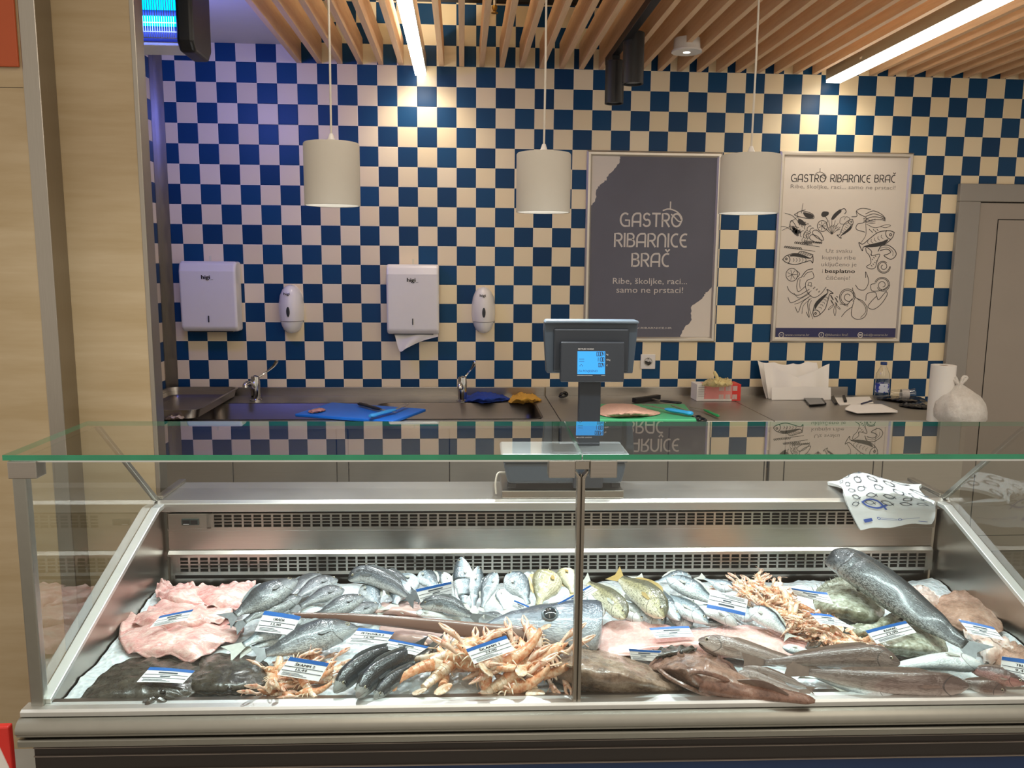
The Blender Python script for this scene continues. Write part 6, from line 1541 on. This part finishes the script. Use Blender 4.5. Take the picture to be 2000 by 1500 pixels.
# ------------------------------------------------------------------ hakes at the right front
fish('hake', [(1364, 1250, .060), (1420, 1264, .058), (1500, 1285, .05), (1600, 1310, .035), (1640, 1330, .02)], .15, 'hake with open toothy mouth pointing left beside the monkfish', d=1, roll=28, prof='hake', name='hake', tr=.8, fin=S_['fin_brown'], eyek=1.5, fork=.1)
fish('darkhake', [(1758, 1296, .062), (1700, 1284, .062), (1600, 1287, .055), (1510, 1293, .05), (1448, 1292, .045)], .16, 'dark hake with head pointing right on top of the other hakes', d=1, roll=32, prof='hake', name='hake', tr=.8, fin=S_['fin_brown'], fork=.1)
fish('darkhake', [(1892, 1340, .036), (1820, 1336, .038), (1700, 1330, .04), (1600, 1316, .04), (1530, 1304, .04)], .14, 'longest dark hake along the front rim, head to the right', d=1, roll=35, prof='long', name='hake', tr=.8, fin=S_['fin_brown'], eye=False, fork=.1)
fish('hake', [(1436, 1318, .04), (1480, 1326, .034), (1540, 1345, .026), (1592, 1356, .02)], .20, 'small hake directly right of the hanging monkfish tail', d=1, roll=20, prof='hake', name='hake', fin=S_['fin_brown'], eye=False)
fish('hake', [(1450, 1304, .05), (1500, 1316, .046), (1560, 1336, .036), (1594, 1350, .03)], .15, 'slim hake crossing above the small one beside the monkfish tail', d=1, roll=40, prof='hake', name='hake', fin=S_['fin_brown'], eye=False)
fish('white', [(1918, 1298, .05), (1850, 1292, .052), (1760, 1300, .05), (1700, 1310, .04)], .22, 'fish lying belly up, white, behind the longest dark hake', d=-1, roll=15, prof='hake', name='hake', eye=False, dors=False)
fish('white', [(1750, 1356, .016), (1690, 1346, .02), (1620, 1330, .025), (1560, 1312, .03)], .24, 'white bellied fish under the longest dark hake at the front rim', d=-1, roll=0, prof='hake', name='hake', eye=False)
fish('white', [(1528, 1264, .058), (1570, 1272, .056), (1622, 1284, .045)], .24, 'small white bellied fish right of the pink slab', d=-1, prof='hake', eye=False, dors=False)
fish('gurnard', [(2004, 1336, .045), (1950, 1322, .048), (1905, 1310, .045), (1870, 1300, .04)], .30, 'reddish fish with visible eye at the right edge under a price card', d=1, roll=30, prof='bass', fin=S_['fin_brown'], tr=.7)
fish('darkhake', [(1965, 1350, .026), (1920, 1342, .03), (1880, 1334, .03), (1800, 1326, .03)], .22, 'dark fish head between the longest hake and the reddish fish', d=1, roll=50, prof='hake', fin=S_['fin_brown'], tr=.7)
t = bpy.data.objects['hake']; mb = MB()
mb.tube(spline([B(1402, 1274, .05), B(1384, 1269, .05), B(1366, 1259, .052)], 8), [.012, .012, .011, .010, .009, .008, .0065, .005, .002], 10); mb.build('lower_jaw', S_['hake'], t, smooth=True)
mb = MB(); mb.tube(spline([B(1394, 1266, .060), B(1380, 1262, .060), B(1366, 1256, .060)], 8), .0042, 8); mb.build('mouth', M_['dark_slot'], t, smooth=True)
# ------------------------------------------------------------------ right end: dories, big spotted fish, rays
o = flatfish([(1588, 1178), (1596, 1150), (1622, 1132), (1655, 1128), (1690, 1140), (1718, 1165), (1728, 1195), (1715, 1215), (1680, 1216), (1640, 1208), (1605, 1198)], .035, .085, 'olive flatfish with golden eye in front of the big spotted fish', 'dory', seed=5, amp=.006)
fe = MB(); fe.ball(B(1677, 1152, .088), .0065, sc=(1, 1, .7)); fe.build('eye', S_['eye'], o, smooth=True)
mb = MB()
for i in range(7):
    a = B(1592 + i * 9, 1160 - i * 4, .05); mb.tube([a, a + V((-.01, .006, .022))], [.0018, .0006], 6)
mb.build('fin_spines', S_['dory'], o)
o = flatfish([(1690, 1258), (1705, 1225), (1745, 1205), (1790, 1205), (1830, 1225), (1850, 1262), (1845, 1280), (1800, 1284), (1745, 1280), (1710, 1274)], .03, .075, 'olive green flatfish under the price card beside the hakes', 'dory', seed=6, amp=.006)
mb = MB(); mb.ball(B(1760, 1210, .075), .006, sc=(1, 1, .7)); mb.build('eye', S_['eye'], o, smooth=True)
flatfish([(1650, 1230), (1672, 1218), (1705, 1220), (1735, 1200), (1765, 1196), (1740, 1222), (1700, 1240), (1672, 1244)], .045, .07, 'small olive flatfish wedged between the two larger ones', 'dory', seed=7, amp=.006)
fish('grouper', [(1612, 1098, .125), (1650, 1100, .135), (1700, 1128, .125), (1760, 1172, .10), (1820, 1215, .085), (1872, 1252, .07), (1925, 1285, .055)], .22, 'biggest fish, dark spotted, lying diagonally from the grille to the right', d=1, roll=15, prof='long', tail=.12, tr=.7, eye=False, pect=False, dors=False)
soft('ray', [(1822, 1180), (1850, 1160), (1880, 1152), (1915, 1168), (1945, 1200), (1960, 1232), (1925, 1238), (1880, 1232), (1845, 1215)], .02, .055, 'ray', 'brown ray at the right end of the counter', 'fish', .006, 20, .003, 8)
soft('cuttlefish', [(1880, 1232), (1905, 1226), (1940, 1238), (1972, 1255), (1978, 1275), (1950, 1292), (1925, 1294), (1915, 1275), (1895, 1252)], .02, .06, 'cream', 'pale cuttlefish below the price card at the right end', 'squid', .014, 30, .005, 9)
soft('cuttlefish', [(1925, 1252), (1960, 1248), (2000, 1262), (2040, 1285), (2030, 1318), (1975, 1312), (1940, 1300)], .012, .05, 'ray', 'brownish pink octopus piece at the far right edge', 'squid', .012, 30, .005, 10)
soft('squid', [(1780, 1150), (1805, 1146), (1830, 1160), (1835, 1182), (1810, 1195), (1785, 1180)], .02, .06, 'cream', 'white fish piece on ice behind the rightmost tilted card', 'fish', .008, 30, .003, 11)
# ------------------------------------------------------------------ scampi
def scampo(kind):
    a, b = (S_['shell_a'], S_['shell_b'])
    if kind % 2: a, b = b, a
    t = thing('scampi', None, 'scampi', Matrix.Identity(4))
    mb = MB()
    mb.loft([[V((x, math.cos(q * PI / 7) * w, math.sin(q * PI / 7) * h + .002)) for q in range(14)] for x, w, h in ((0, .0150, .0150), (.012, .0168, .0172), (.028, .0160, .0165), (.042, .0118, .0125), (.051, .007, .007), (.066, .0014, .0014))])
    mb.build('carapace', a, t, smooth=True)
    mb = MB(); R = []; bend = (0.0, 9.0, -5.0)[kind]
    cur = V((0, 0, .001)); ang = 0
    for i in range(6):
        for f, s in ((0, 1.0), (.8, 1.02), (.82, .93)):
            r = (.0160 - .0013 * i) * s; x = cur.x - f * .0125
            dz = -((-x) ** 2) * bend
            R.append([V((x, math.cos(q * PI / 7) * r, dz + math.sin(q * PI / 7) * r * .85 + .001)) for q in range(14)])
        cur.x -= .0125
    mb.loft(R); mb.build('abdomen', b if kind != 2 else a, t, smooth=True, sharp=.6)
    mb = MB(); e = V((cur.x, 0, -((-cur.x) ** 2) * bend + .001))
    for k in (-2, -1, 0, 1, 2):
        d = V((-math.cos(k * .42), math.sin(k * .42), -.25 if bend > 0 else .02)); s = V((-d.y, d.x, 0)).normalized()
        mb.loft([[e + d * x + s * w * math.cos(q * PI / 5) + V((0, 0, 1)) * math.sin(q * PI / 5) * .0014 for q in range(10)] for x, w in ((0, .004), (.009, .008), (.019, .009), (.025, .005))])
    mb.build('tail_fan', b, t, smooth=True)
    for s in (-1, 1):
        mb = MB(); sp = (0.4, .15, .7)[kind]
        P = spline([(.040, .006 * s, -.002), (.054, (.015 + .010 * sp) * s, -.002), (.074, (.014 + .016 * sp) * s, .003), (.094, (.011 + .024 * sp) * s, .004)], 10)
        mb.tube(P, [.0034, .004, .004, .0044, .004, .0044, .0054, .0066, .0074, .008, .008], 10)
        e = P[-1]; d = (P[-1] - P[-3]).normalized(); q = V((-d.y, d.x, 0)).normalized()
        for g in (-1, 1):
            mb.tube(spline([e + q * .003 * g, e + d * .014 + q * .006 * g, e + d * .032 + q * .0012 * g], 6), [.0048, .0046, .004, .0035, .0028, .002, .0008], 8)
        mb.build('claw', S_['claw'], t, smooth=True)
        for k in range(3):
            mb = MB(); x = .034 - k * .010
            mb.tube(spline([(x, .009 * s, -.004), (x + .008 - k * .003, .020 * s, .003), (x + .020 - k * .010, .030 * s, -.007)], 8), [.0022] * 4 + [.0018] * 3 + [.0014, .0008], 6); mb.build('leg', S_['legm'], t, smooth=True)
        mb = MB(); mb.tube(spline([(.05, .003 * s, .003), (.07, .012 * s, .012), (.09, .03 * s, .010), (.098, .05 * s, -.002)], 12), .0007, 5); mb.build('antenna', S_['claw'], t, smooth=True)
        mb = MB(); mb.ball((.0475, .0052 * s, .006), .0026, n=8); mb.build('eye', S_['eye'], t, smooth=True)
    return t
PROTO = [scampo(0), scampo(1), scampo(2)]; USED = [False] * 3
def place(px, py, h, deg, kind, label, group, k=1.0, tilt=0.0, roll=0.0):
    p = B(px, py, h)
    M = Matrix.Translation(p) @ Matrix.Rotation(math.radians(deg), 4, 'Z') @ Matrix.Rotation(math.radians(-tilt), 4, 'Y') @ Matrix.Rotation(math.radians(roll), 4, 'X') @ Matrix.Scale(k, 4)
    lo = min((CFI @ (M @ v.co)).y for ch in PROTO[kind].children for v in ch.data.vertices)
    if lo < .018: M = Matrix.Translation(CF.to_3x3() @ V((0, .018 - lo, 0))) @ M
    if not USED[kind]:
        o = PROTO[kind]; o.matrix_world = M; USED[kind] = True
    else: o = copy_tree(PROTO[kind], M)
    o['label'] = label; o['category'] = 'scampi'; o['group'] = group
    return o
g1 = 'scampi in the big heap left of the middle post'
u = lambda s: s
BIG = [(842, 1300, .055, 35, 1, 'pale scampi with its tail to the upper left of the big heap'), (868, 1338, .05, 50, 0, 'orange scampi curled at the front left of the big heap'),
       (948, 1330, .055, 95, 1, 'pale scampi hanging tail down over the front rim of the big heap'), (1050, 1338, .05, 140, 2, 'large orange scampi with tail to the front right of the big heap'),
       (1040, 1240, .085, -70, 1, 'pale scampi standing tail up at the sword end of the big heap'), (900, 1268, .075, 20, 0, None), (940, 1290, .08, 160, 2, None), (985, 1305, .07, 60, 0, None),
       (1010, 1285, .075, 200, 2, None), (905, 1318, .055, -35, 2, None), (990, 1345, .04, 15, 0, None), (925, 1355, .04, -60, 0, 'scampi claw-first over the front rim left of the hanging pale one'), (1075, 1320, .05, -75, 1, None), (870, 1285, .06, -20, 0, None), (1030, 1310, .06, 100, 0, None), (965, 1265, .08, -10, 1, None), (1020, 1360, .03, 170, 2, None), (860, 1360, .03, 100, 2, None), (1060, 1285, .065, 10, 2, None)]
for i, (x, y, h, d, k, lab) in enumerate(BIG):
    place(x, y, h, d, k, lab or 'scampi tangled inside the big heap around the price card', g1, 1.12 if k != 1 else 1.05, (-18, 12, 25, -8)[i % 4], (20, -25, 0, 35)[i % 4])
random.seed(31)
def heap(poly, n, hmax, k, label, group):
    cx = sum(p[0] for p in poly) / len(poly); cy = sum(p[1] for p in poly) / len(poly)
    def inside(x, y):
        c = False
        for (ax, ay), (bx, by) in zip(poly, poly[1:] + poly[:1]):
            if (ay > y) != (by > y) and x < (bx - ax) * (y - ay) / (by - ay) + ax: c = not c
        return c
    m = 0
    while m < n:
        x = random.uniform(min(p[0] for p in poly), max(p[0] for p in poly)); y = random.uniform(min(p[1] for p in poly), max(p[1] for p in poly))
        if not inside(x, y): continue
        place(x, y, random.uniform(.25, 1) * hmax, random.uniform(0, 360), random.randrange(3), label, group, k * random.uniform(.85, 1.1), random.uniform(-25, 25), random.uniform(-60, 60)); m += 1
heap([(530, 1300), (560, 1284), (640, 1284), (648, 1330), (640, 1362), (520, 1364)], 20, .035, .72, 'small scampi in the heap at the front beside the dark flatfish', 'scampi in the small front heap')
heap([(1435, 1140), (1480, 1134), (1530, 1150), (1560, 1185), (1600, 1215), (1690, 1262), (1640, 1270), (1590, 1250), (1545, 1238), (1520, 1200), (1450, 1165)], 70, .070, .60, 'small scampi in the long heap between the bream and the olive flatfish', 'scampi in the long right heap')
heap([(1620, 1250), (1690, 1240), (1705, 1270), (1640, 1275)], 9, .06, .66, 'small scampi in the long heap between the bream and the olive flatfish', 'scampi in the long right heap')
# ------------------------------------------------------------------ price cards
CARD = plain('card_white', '#f1f5f9', .4, var=.02); CBLUE = plain('card_blue', '#1762b4', .4, var=.04)
CLINE = plain('card_line', '#33404e', .5, var=.02)
def card(TL, TR, BR, BL, label, h=(.06, .09), name_='', price='', flip=False, h2=None):
    """corners in pixels; h heights of the lower and upper edge"""
    tl, tr, br, bl = B(*TL, h[1]), B(*TR, h[1]), B(*BR, h[0]), B(*BL, h[0])
    nrm = (br - bl).cross(tl - bl).normalized()
    if nrm.dot(CAM - bl) < 0: nrm = -nrm
    sag = .12 * (br - bl).length
    def f(s, q, l=0.0):
        p = bl.lerp(br, s).lerp(tl.lerp(tr, s), q)
        return p + nrm * (l + sag * .35 * (1 - (2 * s - 1) ** 2) * .5)
    t = thing('price_card', label, 'price card', (bl + br) / 2, 'price cards stuck in the fish display')
    mb = MB(); mb.grid(lambda s, q: f(s, q), 8, 4, 0, .0012); mb.build('card', CARD, t, smooth=True, sharp=.5)
    hd = (.80, 1.0)
    g = (lambda s, q, l=.0008: f(1 - s, 1 - q, l)) if flip else (lambda s, q, l=.0008: f(s, q, l))
    mb = MB(); mb.grid(lambda s, q: g(s, hd[0] + (hd[1] - hd[0]) * q, .0006), 8, 1, 0, .0004); mb.build('header_band', CBLUE, t)
    mb = MB()
    def bar(a, b, q, w): mb.grid(lambda s, z: g(a + (b - a) * s, q + (z - .5) * w, .0009), 6, 1)
    bar(.02, .98, .52, .03); bar(.02, .98, .30, .03)
    if not price: bar(.40, .62, .41, .07)
    if not name_: bar(.30, .72, .66, .09)
    for k in range(3): bar(.08, .5 + .1 * k, .20 - .06 * k, .022)
    mb.build('ruled_lines', CLINE, t)
    if name_ or price:
        mb = MB(); asp = (tl - bl).length / (br - bl).length
        fn_ = lambda x, y, l: g(x, y, .0012)
        if name_: put_text(mb, name_, .5, .60, .13, fn_, width=min(.62, .062 * len(name_)), bold=.004)
        if price: put_text(mb, price, .48, .36, .11, fn_, width=.27, bold=.004)
        mb.build('lettering', M_['ink'], t)
card((313, 1203), (378, 1190), (365, 1211), (292, 1226), 'price card tilted up on the pink squid at the left', (.062, .082))
card((517, 1193), (588, 1204), (568, 1241), (498, 1233), 'large price card left of the sword tip on silvery fish', (.065, .10), 'ORADA', '13,90')
card((293, 1303), (381, 1310), (357, 1335), (267, 1332), 'price card on the dark flatfish at the front left', (.042, .06))
card((567, 1283), (643, 1295), (622, 1331), (541, 1318), 'price card on the small scampi heap at the front', (.05, .085), 'ŠKAMPI 2', '15,44')
card((701, 1226), (770, 1235), (752, 1259), (676, 1255), 'price card left of the pair in front of the sword', (.055, .08), 'PETROVKA 2', '16,90')
card((762, 1248), (838, 1263), (812, 1280), (745, 1266), 'price card right of the pair, on the dark mullets', (.07, .088))
card((812, 1151), (881, 1136), (884, 1158), (822, 1177), 'price card leaning before the rear wall left of the upright bass', (.075, .11))
card((910, 1268), (988, 1241), (1005, 1270), (926, 1297), 'price card tilted on top of the big scampi heap', (.10, .13), 'ŠKAMPI 1', '23,90')
card((1005, 1172), (1034, 1184), (1028, 1198), (998, 1184), 'small price card between silver bream and swordfish eye', (.09, .105))
card((1088, 1179), (1152, 1143), (1168, 1152), (1106, 1189), 'price card crossing behind the middle glass post', (.10, .12))
card((1388, 1153), (1461, 1171), (1455, 1203), (1380, 1187), 'upside down price card on the silver bream', (.09, .125), flip=True)
card((1268, 1227), (1345, 1223), (1356, 1244), (1282, 1247), 'price card lying on the long pink slab', (.06, .075))
card((1228, 1267), (1292, 1271), (1274, 1291), (1233, 1288), 'price card half hidden behind the reddish monkfish', (.06, .085))
card((1545, 1148), (1615, 1157), (1628, 1180), (1552, 1162), 'price card between the prawn heap and the olive flatfish', (.095, .115))
card((1582, 1198), (1622, 1201), (1672, 1228), (1602, 1218), 'thin looking price card lying flat at the right of the long scampi heap', (.09, .10))
card((1690, 1232), (1768, 1213), (1790, 1235), (1713, 1258), 'price card on the olive green flatfish', (.085, .11), 'KOVAČ', '12,90')
card((1755, 1162), (1810, 1175), (1840, 1200), (1775, 1185), 'price card beside the biggest spotted fish at the right', (.11, .125))
card((1872, 1210), (1940, 1225), (1962, 1251), (1895, 1238), 'price card on the brown ray at the right end', (.065, .085))
card((1957, 1282), (2040, 1292), (2036, 1337), (1953, 1316), 'price card cut by the right edge of the view', (.06, .10), 'TRLJA', '9,49')
# red and white carton at the lower left corner, seen only by its edge
a = atY(16, 1420, -2.55)
t = thing('floor_sign', 'red and white sign board standing left of the counter at the lower left', 'sign', (a.x - .2, -2.45, 0))
mb = MB(); mb.box(a.x - .3, a.x, -2.55, -2.53, 0, a.z); bx = mb.build('board', M_['red'], t, bevel=.004)
mb = MB(); mb.prism([(a.x - .12, a.z - .2), (a.x - .02, a.z - .2), (a.x - .005, a.z - .10), (a.x - .03, a.z - .025), (a.x - .08, a.z - .05)], -2.5525, -2.5495, 'y'); mb.build('white_print', M_['white_paper'], bx)
